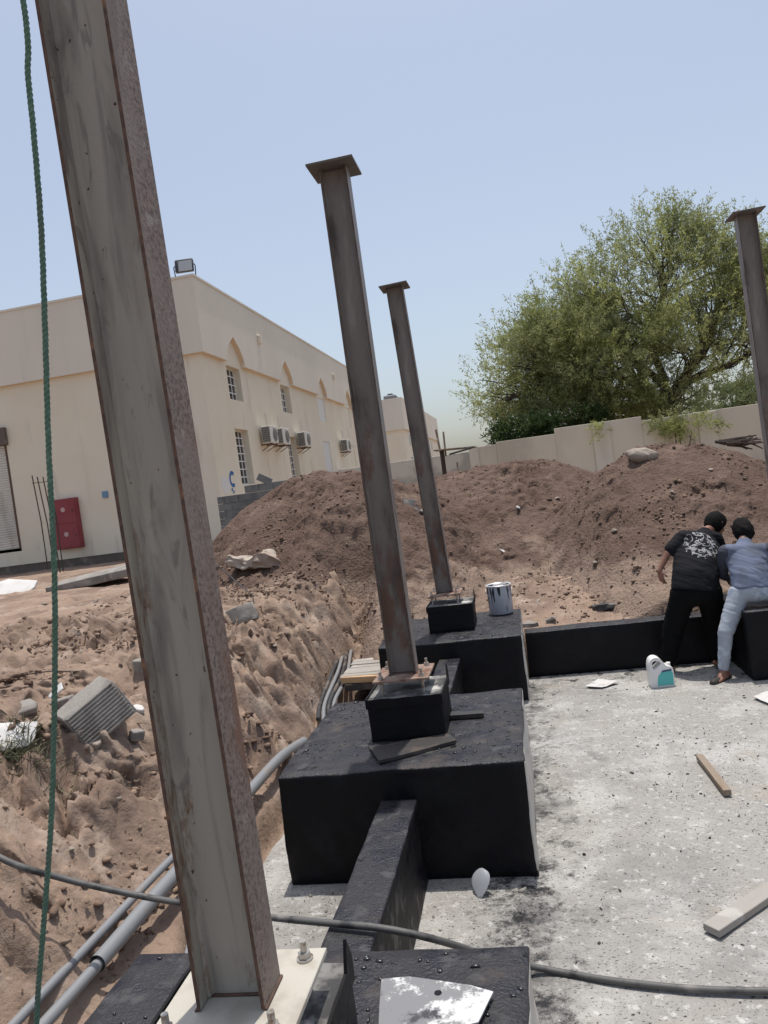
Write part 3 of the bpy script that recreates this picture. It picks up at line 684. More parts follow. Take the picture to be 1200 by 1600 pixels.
# ================================================================== CREAM BUILDING
BX, BY, BZ = -8.95, 22.0, 1.45
PAR = 9.62
bld = thing('cream_building', 'two storey cream rendered building with pointed arch niches at left', 'building', (BX, BY, BZ))
def W(o): o.matrix_parent_inverse = Matrix.Translation(-Vector(o.parent.location)); return o
def holes_wall(mb, u0, u1, z0, z1, holes, f, depth, dn):
    us = sorted({u0, u1, *[h[0] for h in holes], *[h[1] for h in holes]}); zs = sorted({z0, z1, *[h[2] for h in holes], *[h[3] for h in holes]})
    for a, b in zip(us, us[1:]):
        for c, d in zip(zs, zs[1:]):
            if any(h[0] <= a and h[1] >= b and h[2] <= c and h[3] >= d for h in holes): continue
            mb.quad(f(a, c), f(b, c), f(b, d), f(a, d))
    D = Vector(dn) * depth
    for h in holes:
        c = [Vector(f(h[0], h[2])), Vector(f(h[1], h[2])), Vector(f(h[1], h[3])), Vector(f(h[0], h[3]))]
        for i in range(4):
            p, q = c[i], c[(i + 1) % 4]; mb.quad(p, q, q + D, p + D)
WIN = []
for k in range(5):
    y = 24.0 + 5.8 * k
    WIN.append((y, y + 1.25, 6.15, 7.28)); WIN.append((y, y + 1.25, 3.3, 5.17))
END = 48.5
w = MB(); holes_wall(w, BY, END, BZ + 0.2, 7.36, WIN, lambda u, z: (BX, u, z), 0.3, (-1, 0, 0))
bmesh.ops.remove_doubles(w.bm, verts=w.bm.verts[:], dist=0.0005)
W(w.build('side_wall', m_wall, bld))
w = MB(); SH = (-20.2, -15.88, 2.2, 5.66)
holes_wall(w, -27, BX, 1.66, 7.36, [SH], lambda u, z: (u, BY, z), 0.18, (0, 1, 0))
bmesh.ops.remove_doubles(w.bm, verts=w.bm.verts[:], dist=0.0005)
W(w.build('front_wall', m_wall, bld))
w = MB(); w.box2((-27, BY + 0.3, PAR - 0.6), (BX - 0.3, END, PAR - 0.5)); W(w.build('roof', m_band, bld))
w = MB(); w.box2((-27.0, END - 0.2, BZ), (BX - 0.004, END + 0.003, PAR - 0.15)); W(w.build('rear_wall', m_wall, bld))
# projecting upper band with pointed arch notches
TB = 0.16
out = [(BX, BY - TB, 7.36)]
for k in range(5):
    yc = 24.62 + 5.8 * k
    arc = []
    hw = 0.80
    for i in range(9):
        t_ = i / 8; arc.append((yc - hw * (1 - t_ ** 1.9), 7.36 + 0.06 + 0.84 * t_))
    arc[-1] = (yc, 8.27)
    pts = [(yc - hw, 7.36)] + arc + [(2 * yc - a, z) for a, z in arc[::-1][1:]] + [(yc + hw, 7.36)]
    out += [(BX, a, z) for a, z in pts]
out += [(BX, END, 7.36), (BX, END, PAR), (BX, BY - TB, PAR)]
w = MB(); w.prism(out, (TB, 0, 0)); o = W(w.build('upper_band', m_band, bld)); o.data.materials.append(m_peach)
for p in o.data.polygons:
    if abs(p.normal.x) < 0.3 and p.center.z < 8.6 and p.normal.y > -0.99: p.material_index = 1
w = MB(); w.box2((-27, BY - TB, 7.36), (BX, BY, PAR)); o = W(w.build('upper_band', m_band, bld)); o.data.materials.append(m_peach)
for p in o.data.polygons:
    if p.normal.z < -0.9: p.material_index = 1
# recess wall behind band
w = MB(); w.box2((BX - 0.12, BY + 0.01, 7.36), (BX - 0.002, END, PAR - 0.01)); W(w.build('parapet_core', m_wall, bld))
w = MB(); w.box2((BX - 0.15, BY - TB - 0.03, PAR + 0.001), (BX + TB + 0.03, END + 0.02, PAR + 0.07)); W(w.build('coping', m_band, bld))
w = MB(); w.box2((-27, BY - TB - 0.03, PAR + 0.001), (BX - 0.152, BY + 0.12, PAR + 0.07)); W(w.build('coping', m_band, bld))
w = MB(); w.box2((-27, BY + 0.03, 1.0), (BX - 0.03, BY + 0.4, 1.655)); W(w.build('plinth', m_plinth, bld))
for (y0, y1, z0, z1) in WIN[4:]:
    b = MB(); b.box2((BX - 0.12, y0 + 0.004, z0 + 0.004), (BX - 0.03, y1 - 0.004, z1 - 0.004)); W(b.build('blocked_window', m_sky_patch if y0 < 38 else m_wall, bld))
for (y0, y1, z0, z1) in WIN[:4]:
    d = BX - 0.27
    fr = MB()
    for a, b in (((d, y0, z0), (d + 0.04, y0 + 0.05, z1)), ((d, y1 - 0.05, z0), (d + 0.04, y1, z1)), ((d, y0 + 0.051, z0), (d + 0.04, y1 - 0.051, z0 + 0.05)), ((d, y0 + 0.051, z1 - 0.05), (d + 0.04, y1 - 0.051, z1))): fr.box2(a, b)
    wo_ = W(fr.build('window', m_white, bld))
    p = MB(); p.box2((d - 0.01, y0 + 0.005, z0 + 0.005), (d + 0.012, y1 - 0.005, z1 - 0.005)); o = p.build('pane', m_glass, wo_); o.matrix_parent_inverse = Matrix.Translation(-Vector(bld.location))
    g = MB(); ncol = 3; nrow = 4 if z1 - z0 < 1.4 else 7
    for i in range(1, ncol):
        yy = y0 + (y1 - y0) * i / ncol; g.box2((d + 0.045, yy - 0.02, z0 + 0.01), (d + 0.065, yy + 0.02, z1 - 0.01))
    for i in range(1, nrow):
        zz = z0 + (z1 - z0) * i / nrow; g.box2((d + 0.066, y0 + 0.01, zz - 0.018), (d + 0.08, y1 - 0.01, zz + 0.018))
    o = g.build('security_bars', m_white, wo_); o.matrix_parent_inverse = Matrix.Translation(-Vector(bld.location))
for wo_ in [c for c in bld.children if c.name.startswith('window')]:
    for c in wo_.children: c.matrix_parent_inverse = Matrix.Translation(-Vector(bld.location))
    # children live in the same world frame as their window
    for c in wo_.children: c.matrix_parent_inverse = (Matrix.Translation(Vector(bld.location)) @ Matrix.Translation(-Vector(bld.location))).inverted()
# roller shutter
s = MB()
nz = 44
for i in range(nz):
    z0 = SH[2] + (SH[3] - SH[2] - 0.02) * i / nz; z1 = SH[2] + (SH[3] - SH[2] - 0.02) * (i + 1) / nz
    s.prism([(SH[0] + 0.07, BY + 0.14, z0), (SH[0] + 0.07, BY + 0.105, (z0 + z1) / 2), (SH[0] + 0.07, BY + 0.14, z1 - 0.004)], (SH[1] - SH[0] - 0.14, 0, 0))
W(s.build('roller_shutter', m_shutter, bld))
s = MB(); s.box2((SH[1] - 0.065, BY - 0.02, SH[2]), (SH[1] - 0.005, BY + 0.13, SH[3] - 0.01)); W(s.build('guide_rail', m_rail, bld))
s = MB(); s.box2((SH[0], BY - 0.14, SH[3] - 0.14), (SH[1] + 0.09, BY - 0.003, SH[3] + 0.42), 0.01); W(s.build('shutter_housing', m_plinth, bld))
s = MB(); s.box2((SH[0], BY + 0.0, SH[2] - 0.1), (SH[1], BY + 0.14, SH[2] - 0.004)); W(s.build('door_sill', m_acdark, bld))
# painted marks near the corner
ph = MB()
pts = catmull([(BX + 0.004, 23.34, 3.64), (BX + 0.004, 23.22, 3.70), (BX + 0.004, 23.05, 3.64), (BX + 0.004, 22.98, 3.45), (BX + 0.004, 23.10, 3.30), (BX + 0.004, 23.33, 3.30)], 6)
wdt = [0.055] * len(pts)
for a, b in zip(pts, pts[1:]):
    a = Vector(a); b = Vector(b); n_ = Vector((0, -(b - a).z, (b - a).y)).normalized() * 0.06
    ph.quad(a - n_, b - n_, b + n_, a + n_)
for a in ((23.0, 3.2), (23.12, 3.12)):
    ph.quad((BX + 0.006, a[0], a[1]), (BX + 0.006, a[0] + 0.1, a[1] + 0.02), (BX + 0.006, a[0] + 0.08, a[1] - 0.1), (BX + 0.006, a[0] - 0.03, a[1] - 0.08))
W(ph.build('blue_telephone_mark', m_blue, bld))
ph = MB(); ph.bm.faces.new([ph.bm.verts.new((BX + 0.003, 22.55 + 0.33 * math.cos(a) * (1 + 0.2 * math.sin(3 * a)), 3.30 + 0.32 * math.sin(a) * (1 + 0.15 * math.cos(2 * a)))) for a in np.linspace(0, 6.1, 18)])
W(ph.build('pale_paint_patch', m_sky_patch, bld))
for (y, z) in ((27.2, 8.62), (38.8, 8.62)):
    s = MB(); s.box2((BX + TB + 0.002, y, z - 0.16), (BX + TB + 0.12, y + 0.22, z + 0.16), 0.02); W(s.build('wall_vent', m_wall, bld))
s = MB(); s.box2((-12.8, BY - 0.05, 3.42), (-12.62, BY - 0.002, 3.62)); W(s.build('meter_box', mat('faded_blue_box', (0.16, 0.28, 0.42), 0.7), bld))
# small drain pipe on the side wall
# red hose cabinet
rc = thing('fire_hose_cabinet', 'red double door metal cabinet on the cream front wall', 'cabinet', (-14.08, BY - 0.11, 1.98))
MB().box((0, 0, 0.79), (0.86, 0.2, 1.58), 0.01).build('case', m_red, rc)
for z in (0.40, 1.18):
    d_ = MB().box((0, -0.108, z), (0.80, 0.012, 0.74), 0.003).build('door', m_red, rc)
    MB().box((0.30, -0.12, z), (0.03, 0.015, 0.09), 0.003).build('handle', m_rail, d_)
    lb = MB(); lb.lathe([(0.0, 0), (0.075, 0)], 14); 
    for v in lb.bm.verts: v.co = Vector((v.co.x - 0.02, -0.1165, z + 0.06 + v.co.y))
    lb.build('round_sticker', mat('faded_sticker', (0.55, 0.38, 0.36), 0.7), d_)
# air conditioners
def make_ac(y, label, first=[None]):
    if first[0] is None:
        t = thing('air_conditioner', label, 'air conditioner', (BX + 0.10, y, 4.72), 0, 'outdoor air conditioner units on the side wall')
        L_, D_, Hh = 0.88, 0.34, 0.62
        MB().box((D_ / 2, L_ / 2, Hh / 2), (D_, L_, Hh), 0.012).build('casing', m_ac, t)
        fn = MB()
        n = 28; c = (D_ + 0.004, L_ * 0.62, Hh / 2)
        fn.bm.faces.new([fn.bm.verts.new((c[0], c[1] + 0.25 * math.cos(a), c[2] + 0.25 * math.sin(a))) for a in np.linspace(0, 2 * math.pi, n, endpoint=False)])
        fan = fn.build('fan_opening', m_acdark, t)
        gr = MB()
        for rr in (0.08, 0.15, 0.22):
            gr.tube([(c[0] + 0.014, c[1] + rr * math.cos(a), c[2] + rr * math.sin(a)) for a in np.linspace(0, 2 * math.pi, 22)], 0.006, 5, False)
        for a in np.linspace(0, math.pi, 5)[:-1]:
            gr.tube([(c[0] + 0.012, c[1] - 0.25 * math.cos(a), c[2] - 0.25 * math.sin(a)), (c[0] + 0.012, c[1] + 0.25 * math.cos(a), c[2] + 0.25 * math.sin(a))], 0.005, 5)
        gr.build('fan_guard', m_grill, fan, 180)
        gp = MB(); gp.box((D_ / 2, -0.002, Hh / 2), (D_ - 0.05, 0.008, Hh - 0.08)); co = gp.build('coil_opening', m_acdark, t)
        cw = MB()
        for i in range(6): cw.box((0.045 + (D_ - 0.09) * i / 5, -0.012, Hh / 2), (0.014, 0.008, Hh - 0.08))
        for i in range(8): cw.box((D_ / 2, -0.021, 0.06 + (Hh - 0.12) * i / 7), (D_ - 0.05, 0.008, 0.014))
        cw.build('coil_guard', m_grill, co)
        for yy in (0.14, 0.74):
            b = MB(); b.box((D_ / 2 - 0.05, yy, -0.03), (D_ + 0.10, 0.04, 0.04)); b.tube([(-0.08, yy, -0.24), (D_ - 0.05, yy, -0.05)], 0.014, 6); b.build('bracket', m_rail, t)
        MB().tube(catmull([(0.05, 0.8, 0.55), (0.0, 0.98, 0.62), (-0.07, 1.06, 0.85), (-0.08, 1.02, 1.15), (-0.11, 0.95, 1.2)], 6), 0.018, 6).build('refrigerant_pipe', m_white, t, 180)
        first[0] = t; return t
    t = copy_tree(first[0]); t.location = (BX + 0.10, y, 4.72); t['label'] = label; return t
make_ac(26.35, 'outdoor air conditioner nearest the corner of the cream building')
make_ac(27.85, 'second outdoor air conditioner, close beside the first')
make_ac(30.9, 'third outdoor air conditioner, just past the second lower window')
make_ac(38.9, 'farthest outdoor air conditioner, partly behind the middle column')
# floodlight on the corner
fl = thing('floodlight', 'grey floodlight on a bracket on the roof corner', 'floodlight', (-9.08, BY + 0.02, PAR + 0.07), math.radians(8))
b = MB(); b.tube([(-0.30, 0, 0.36), (-0.33, 0, 0.30), (-0.31, 0, 0.03), (-0.25, 0, 0.0), (0.25, 0, 0.0), (0.31, 0, 0.03), (0.33, 0, 0.30), (0.30, 0, 0.36)], 0.018, 6); b.build('bracket', m_lamp, fl, 60)
hb = MB().box((0, 0, 0.33), (0.56, 0.14, 0.40), 0.035, rotm(x=math.radians(-12)), 2).build('housing', m_lamp, fl, 40)
MB().box((0.045, -0.075, 0.315), (0.42, 0.015, 0.33), 0.01, rotm(x=math.radians(-12))).build('glass', m_lens, fl)
for i in range(5): MB().box((-0.2 + 0.1 * i, 0.09, 0.345), (0.015, 0.05, 0.3), 0, rotm(x=math.radians(-12))).build('cooling_fin', m_lamp, fl)

# distant building in the same row
far = thing('distant_building', 'distant cream two storey building with a roof tank between the columns', 'building', (-9.0, 63.8, 1.45))
b = MB(); b.box2((-22, 63.8, 1.3), (-9.0, 92, 7.2)); W(b.build('wall', m_wall, far))
b = MB(); b.box2((-22, 63.6, 7.203), (-8.8, 92.2, 9.9)); W(b.build('upper_band', m_band, far))
for k in range(4):
    for z0, z1 in ((5.9, 7.0), (3.0, 5.0)):
        y = 66.5 + 5.8 * k; b = MB(); b.box2((-9.05, y, z0), (-8.99, y + 1.2, z1)); f_ = W(b.build('window', m_white, far))
        b = MB(); b.box2((-9.0, y + 0.08, z0 + 0.08), (-8.982, y + 1.12, z1 - 0.08)); o = b.build('pane', m_glass, f_)
b = MB(); b.box2((-10.7, 66, 9.9), (-9.6, 67.3, 10.5), 0.1); b.lathe([(0, 0), (0.25, 0), (0.25, 0.15), (0, 0.15)], 12, (-10.15, 66.6, 10.5)); W(b.build('roof_tank', m_tank, far))

# grey blockwork stub wall
cw = thing('block_wall', 'low grey concrete block wall stub beside the cream building corner', 'wall', (-7.2, 19.3, 1.4))
cm = MB(); cm.box((0, 0, 0), (0.39, 0.19, 0.19), 0.006); cmesh = cm.mesh('block'); cmesh.materials.append(m_cmu)
cap_ = None
for row in range(9):
    for c in range(5):
        if row == 8 and c < 2: continue
        o = bpy.data.objects.new('block', cmesh); COL.objects.link(o); o.parent = cw
        o.location = (-0.42 + 0.4 * c + (0.1 if row % 2 else -0.1), random.uniform(-0.006, 0.006), 0.02 + 0.2 * row)
        o.rotation_euler = (0, 0, random.uniform(-0.01, 0.01))
    if row % 2 and row < 8:
        o = bpy.data.objects.new('half_block', cmesh); COL.objects.link(o); o.parent = cw; o.scale = (0.48, 1, 1); o.location = (-0.622, 0, 0.02 + 0.2 * row)
mo = MB(); mo.box((0.38, 0, 0.72), (1.9, 0.165, 1.55)); mo.build('mortar', m_cmu, cw)
o = bpy.data.objects.new('loose_block', cmesh); COL.objects.link(o); o.location = (-6.55, 19.25, 3.22); o.rotation_euler = (0.1, 0.55, 0.4)
props(o, 'loose grey block tipped on top of the block wall stub', 'block')

# rebar cage starters by the front wall
rb = thing('rebar_cage', 'thin dark upright reinforcing bars before the red cabinet', 'rebar', (-11.4, 16.8, 1.2))
for (u, v, u2, v2) in ((50, 743, 75, 890), (58, 745, 86, 892), (67, 745, 94, 895), (76, 742, 99, 893)):
    a = aty(u, v, 16.8) - np.array(rb.location); c = aty(u2, v2, 16.8) - np.array(rb.location)
    MB().tube([tuple(c), tuple((a + c) / 2 + 0.02), tuple(a)], 0.014, 6).build('bar', m_rebar, rb)
a = aty(50, 755, 16.78) - np.array(rb.location); c = aty(78, 752, 16.78) - np.array(rb.location)
MB().tube([tuple(a), tuple(c)], 0.009, 5).build('tie', m_rebar, rb)

# ================================================================== BOUNDARY WALL
bw = thing('boundary_wall', 'stepped cream boundary wall with piers below the big tree', 'wall', (-1.6, 28.0, 1.3))
SEG = [(-1.62, -0.66, 3.60), (-0.66, 1.45, 3.68), (1.45, 4.45, 3.87), (4.45, 6.15, 3.72), (6.15, 9.6, 3.74), (9.6, 14, 3.80), (14, 24, 3.8)]
for x0, x1, z in SEG:
    b = MB(); b.box2((x0 + 0.002, 28.0, 1.2), (x1 - 0.002, 28.18, z), 0.008); W(b.build('panel', m_bwall, bw))
for x, z in ((-1.62, 3.62), (3.05, 3.86), (6.6, 3.70), (10.4, 3.78)):
    b = MB(); b.box2((x - 0.3 if x > 0 else x - 0.03, 27.93, 1.2), (x + 0.3 if x > 0 else x + 0.3, 27.997, z + 0.01), 0.008); W(b.build('pier', m_bpier, bw))
lw = MB(); lw.box2((-9.5, 38.0, 1.2), (-1.2, 38.2, 3.78), 0.01)
o = lw.build('low_white_wall', mat('white_wall_render', (0.66, 0.65, 0.60), 0.9, [dict(c=(0.45, 0.45, 0.43), s=0.5, lo=0.45, hi=0.6, g=('Z', 3.6, 2.6, 0.2))], coord='World')); props(o, 'low white wall in the distance behind the wooden poles', 'wall')
# makeshift shelter of poles
sh = thing('pole_shelter', 'makeshift shelter of wooden poles and planks at the wall end', 'shelter', (-2.3, 24.0, 1.4))
L0 = Vector(sh.location)
def rel(p): return tuple(Vector(p) - L0)
MB().tube([rel((-2.27, 24, 1.3)), rel((-2.26, 24, 3.52))], 0.07, 7).build('post', m_stick, sh)
MB().tube([rel((-2.30, 24.03, 3.3)), rel((-2.36, 24.0, 4.18))], 0.035, 6).build('pole', m_wood, sh)
MB().tube([rel((-2.16, 24.05, 3.3)), rel((-2.14, 24.05, 4.08))], 0.032, 6).build('pole', m_wood, sh)
MB().tube([rel((-1.80, 24.1, 1.3)), rel((-1.84, 24.1, 3.07))], 0.03, 6).build('post', m_wood, sh)
MB().box(rel((-1.85, 24.2, 3.50)), (1.3, 0.9, 0.04), 0.005, rotm(y=math.radians(2.5))).build('plank', m_wood, sh)
MB().box(rel((-1.65, 23.9, 3.40)), (0.75, 0.5, 0.05), 0.005, rotm(y=math.radians(-9), z=0.15)).build('plank', m_wood_dark, sh)

# ================================================================== TREES
def leaf_cloud(sprays, per, lsz, seed, spread, droop=0.3, jit=0.07):
    """sprays: (N,3) centres, (N,3) directions. Each spray = a thin twig with small leaf quads"""
    r = np.random.default_rng(seed)
    C, D = sprays
    n = len(C)
    t = r.random((n, per)); 
    base = C[:, None, :] + D[:, None, :] * (t[..., None] - 0.3) * spread
    base[..., 2] -= droop * spread * np.clip(t - 0.3, 0, 1) ** 2
    base = base + r.normal(0, jit * spread, (n, per, 3))
    a = r.normal(0, 1, (n, per, 3)) + D[:, None, :] * 0.9; a /= np.linalg.norm(a, axis=-1, keepdims=True)
    b = r.normal(0, 1, (n, per, 3)); b = np.cross(a, b); b /= np.linalg.norm(b, axis=-1, keepdims=True)
    s = lsz * r.uniform(0.6, 1.4, (n, per, 1))
    p0 = base - b * s * 0.22; p1 = base + b * s * 0.22; p2 = base + a * s + b * s * 0.10; p3 = base + a * s - b * s * 0.10
    V = np.stack([p0, p1, p2, p3], 2).reshape(-1, 3)
    # the twig of every spray
    sd = np.cross(D, r.normal(0, 1, (n, 3))); sd /= np.linalg.norm(sd, axis=1, keepdims=True); sd *= 0.008
    e0 = C - D * 0.3 * spread; e1 = C + D * 0.2 * spread; e2 = C + D * 0.7 * spread - np.array([0, 0, droop * spread * 0.45])
    st = np.concatenate([np.stack([e0 - sd, e0 + sd, e1 + sd, e1 - sd], 1), np.stack([e1 - sd, e1 + sd, e2 + sd * 0.4, e2 - sd * 0.4], 1)]).reshape(-1, 3)
    V = np.concatenate([V, st])
    F = np.arange(len(V)).reshape(-1, 4)
    return V, F
def lobe_points(lobes, n, seed, shell=0.45, gap=0.42, gs=1.0):
    r = np.random.default_rng(seed); P = []; D = []
    vol = np.array([l[3] * l[4] * l[5] for l in lobes]) ** 0.75; vol = vol / vol.sum()
    while len(P) < n:
        l = lobes[r.choice(len(lobes), p=vol)]
        v = r.normal(0, 1, 3); v /= np.linalg.norm(v); rad = (shell + (1 - shell) * r.random() ** 0.6)
        rad *= 1 + 0.35 * (vn(np.array([v[0] * 2.5 + l[0]]), np.array([v[2] * 2.5 + v[1] * 2]), seed)[0] - 0.45)
        p = np.array(l[:3]) + v * np.array(l[3:6]) * rad
        q = vn(np.array([p[0] * gs + p[1] * 0.7 * gs]), np.array([p[2] * gs - p[1] * 0.5 * gs]), seed + 3)[0]
        if q < gap and r.random() < 0.86: continue
        P.append(p); d = v * 0.75 + np.array([0, 0, 0.25]) + r.normal(0, 0.45, 3); D.append(d / np.linalg.norm(d))
    return np.array(P), np.array(D)
TY = 33.0
tree = thing('ghaf_tree', 'large spreading green tree overhanging the boundary wall', 'tree', (5.6, TY, 1.3))
TL = np.array(tree.location)
LOB = [(6.6, TY, 9.0, 3.0, 2.8, 2.9), (4.9, TY - 1, 8.2, 2.5, 2.6, 2.5), (8.9, TY + 0.3, 8.6, 2.5, 2.6, 2.5), (2.9, TY, 7.7, 2.1, 2.4, 2.4), (1.1, TY - 0.5, 6.8, 1.9, 2.2, 2.0), (-0.1, TY - 0.6, 5.8, 1.6, 1.8, 1.6), (4.2, TY - 1.2, 6.1, 2.6, 2.4, 1.8), (7.4, TY - 1.4, 6.3, 2.6, 2.2, 1.9), (10.0, TY - 0.5, 6.4, 1.9, 2.2, 1.8), (3.6, TY, 9.7, 1.1, 1.2, 1.4), (1.9, TY - 1.6, 4.6, 1.6, 1.4, 1.0), (6.5, TY + 0.3, 11.0, 1.7, 1.6, 1.2), (6.0, TY - 2.2, 4.8, 1.8, 1.2, 0.9), (10.6, TY, 8.9, 1.6, 1.8, 1.6)]
P_, D_ = lobe_points(LOB, 4700, 5, 0.35, 0.53, 0.62)
V1, F1 = leaf_cloud((P_, D_), 40, 0.085, 6, 1.15, 0.3, 0.055)
# wispy outer shoots
lob2 = [(l[0], l[1], l[2] + 0.15, l[3] * 1.02, l[4] * 1.0, l[5] * 1.0) for l in LOB[:10] + [LOB[11], LOB[13]]]
P2, D2 = lobe_points(lob2, 900, 8, 0.93, 0.3, 1.2)
D2 = D2 + np.array([0, 0, 0.35]); D2 /= np.linalg.norm(D2, axis=1, keepdims=True)
V2, F2 = leaf_cloud((P2, D2), 34, 0.085, 9, 1.5, 0.15, 0.035)
V = np.concatenate([V1, V2]) - TL; F = np.concatenate([F1, F2 + len(V1)])
o = link('crown', npmesh('crown', V, F), m_leaf, tree); o['kind'] = 'stuff'
tr = MB()
def limb(p, q, r0, r1, seed, wob=0.35, n=8):
    r = np.random.default_rng(seed); p = np.array(p, float); q = np.array(q, float)
    mids = [p + (q - p) * t + r.normal(0, wob, 3) * np.sin(t * 3.14) * np.linalg.norm(q - p) * 0.12 for t in (0, 0.33, 0.66, 1)]
    c = catmull(mids, 5); rs = list(np.linspace(r0, r1, len(c)))
    return [tuple(np.array(k) - TL) for k in c], rs
c, rs = limb((5.6, TY, 1.2), (6.0, TY, 4.2), 0.42, 0.32, 1, 0.15); MB().tube(c, rs, 10).build('trunk', m_bark, tree, 60)
lim = MB()
k = 0
fork = (6.0, TY, 4.1)
tips = []
for i, l in enumerate(LOB):
    c, rs = limb(fork, (l[0], l[1], l[2] - 0.3), 0.22, 0.07, 20 + i, 0.9)
    b = MB().tube(c, rs, 7); b.build('limb', m_bark, tree, 60)
    tips.append((l, c))
tw = MB()
r = np.random.default_rng(3)
for l, c in tips:
    for j in range(16):
        s0 = np.array(c[r.integers(len(c) // 2, len(c))]) + TL
        v = r.normal(0, 1, 3); v /= np.linalg.norm(v); v[2] = abs(v[2]) * 0.7
        e = np.array(l[:3]) + v * np.array(l[3:6]) * r.uniform(0.6, 1.1)
        cc, rs = limb(s0, e, 0.04, 0.010, int(r.integers(1e6)), 0.8)
        tw.tube(cc, rs, 5)
    
tw.build('twigs', m_bark, tree, 180)['kind'] = 'stuff'
def shrub(name, label, lobes, n, per, lsz, m, seed, base, stems=6, spread=0.6, cat='shrub'):
    t = thing(name, label, cat, base); B = np.array(base)
    P, D = lobe_points(lobes, n, seed, 0.3, 0.35, 1.5)
    V, F = leaf_cloud((P, D), per, lsz, seed + 1, spread)
    link('foliage', npmesh('foliage', V - B, F), m, t)['kind'] = 'stuff'
    st = MB(); r = np.random.default_rng(seed)
    for i in range(stems):
        e = P[r.integers(len(P))]
        st.tube([(0, 0, 0), tuple((e - B) * 0.5 + r.normal(0, 0.1, 3)), tuple(e - B)], [0.05, 0.03, 0.012], 5)
    st.build('stem', m_bark, t, 180)
    return t
shrub('dark_shrub', 'dark green shrub behind the left part of the boundary wall', [(0.0, 29.6, 3.9, 0.95, 0.6, 0.55), (1.0, 29.6, 4.0, 0.8, 0.6, 0.5), (2.6, 29.7, 4.1, 0.9, 0.6, 0.45)], 420, 26, 0.10, m_leaf_dark, 31, (0.8, 29.6, 1.4))
shrub('hanging_shrub', 'thin leafy branches hanging over the wall right of centre', [(5.5, 27.7, 3.5, 0.85, 0.25, 0.4), (6.1, 27.6, 3.25, 0.8, 0.2, 0.35), (3.1, 27.7, 3.6, 0.35, 0.2, 0.25)], 120, 20, 0.075, m_leaf, 37, (5.4, 27.75, 1.4), 3, 0.5)
shrub('distant_tree', 'pale green distant tree beyond the wall at the right', [(11.5, 45, 4.8, 2.0, 1.5, 0.95), (13.6, 45, 4.9, 1.9, 1.5, 1.0)], 420, 26, 0.13, m_leaf_far, 41, (12, 45, 1.4), 6, 0.8, 'tree')

# ================================================================== SITE ITEMS
def lying(o, p, rot): o.location = p; o.rotation_euler = rot; return o
# boulder
me = rockmesh(91, 4, 0.62, 0.38, False)
p = hit(1005, 716)
o = link('boulder', me, m_stone, None, 180); o.scale = (0.27, 0.2, 0.21); o.location = (p[0], p[1] + 0.05, p[2] + 0.04); o.rotation_euler = (0, 0.22, 0.2)
props(o, 'smooth pale boulder on top of the right soil mound', 'boulder')
# brush pile
bp = thing('brush_pile', 'pile of dark dry branches behind the right mound by the wall', 'branches', (4.3, 15.6, 2.1))
r = np.random.default_rng(17)
for i in range(16):
    a = aty(1122 + r.uniform(-4, 25), 692 + r.uniform(-3, 4), 15.4 + r.uniform(-0.3, 0.5)); c = aty(1190 + r.uniform(-25, 6), 694 + r.uniform(-16, 8), 15.6 + r.uniform(-0.5, 0.5))
    m_ = (a + c) / 2 + r.normal(0, 0.04, 3); L = np.array(bp.location)
    MB().tube([tuple(a - L), tuple(m_ - L), tuple(c - L)], [0.03, 0.024, 0.012], 5).build('branch', m_stick, bp)
# ribbed concrete chunk on the bank
p = hit(160, 1135)
def mound_rot(d): return rotm(*[math.radians(a) for a in d])
cc = thing('ribbed_concrete_chunk', 'tilted grey concrete chunk with a ribbed face on the bank', 'rubble', tuple(p))
b = MB()
prof = [(-0.17, 0), (0.19, 0), (0.17, 0.30), (-0.02, 0.36), (-0.13, 0.30)]
n = 9
ys = np.linspace(-0.2, 0.24, 2)
b.prism([(x, -0.2, z) for x, z in prof], (0, 0.44, 0)); b.subdiv(3); b.jitter(0.02, 5, 5)
b.bevel_all(0.008, 1, 40)
ck = b.build('body', m_rubble, cc, 40)
for i in range(11):
    z = 0.02 + i * 0.027
    MB().box((0.192 - z * 0.066, 0.02, z), (0.014, 0.41, 0.017), 0.004).build('rib', m_rubble, cc)
cc.rotation_euler = (math.radians(26), math.radians(-8), math.radians(-40)); cc.location = (p[0], p[1], p[2] - 0.05); cc.scale = (1.05, 1.05, 1.05)
def slabpiece(u, v, size, rot, m, name, label, seed, z=0.02, cat='rubble', jit=0.04):
    p = hit(u, v)
    r = random.Random(seed); n = 7
    pts = []
    for i in range(n):
        a = 2 * math.pi * i / n + r.uniform(-0.25, 0.25); q = max(abs(math.cos(a)), abs(math.sin(a)))
        pts.append((size[0] / 2 * math.cos(a) / q * r.uniform(0.82, 1.05), size[1] / 2 * math.sin(a) / q * r.uniform(0.82, 1.05), -size[2] / 2))
    b = MB(); b.prism(pts, (0, 0, size[2])); b.bevel_all(min(0.008, size[2] * 0.2), 1, 40)
    bmesh.ops.triangulate(b.bm, faces=[f for f in b.bm.faces if len(f.verts) > 4])
    b.subdiv(2); b.jitter(jit * min(size), seed, 6)
    o = b.build(name, m, None, 45); o.location = (p[0], p[1], p[2] + z); o.rotation_euler = tuple(math.radians(a) for a in rot)
    return props(o, label, cat)
slabpiece(18, 1160, (0.34, 0.26, 0.02), (38, 10, 20), m_gypsum, 'white_board_piece', 'broken white board leaning on the bank at the left edge', 1, 0.05)
slabpiece(15, 925, (1.0, 0.8, 0.07), (30, 8, 15), m_gypsum, 'white_concrete_slab', 'whitewashed broken slab at the left edge before the building', 2, 0.04)
slabpiece(30, 1112, (0.30, 0.22, 0.05), (15, -5, 40), m_rubble, 'flat_concrete_piece', 'flat tan concrete piece above the leaning white board', 3, 0.02)
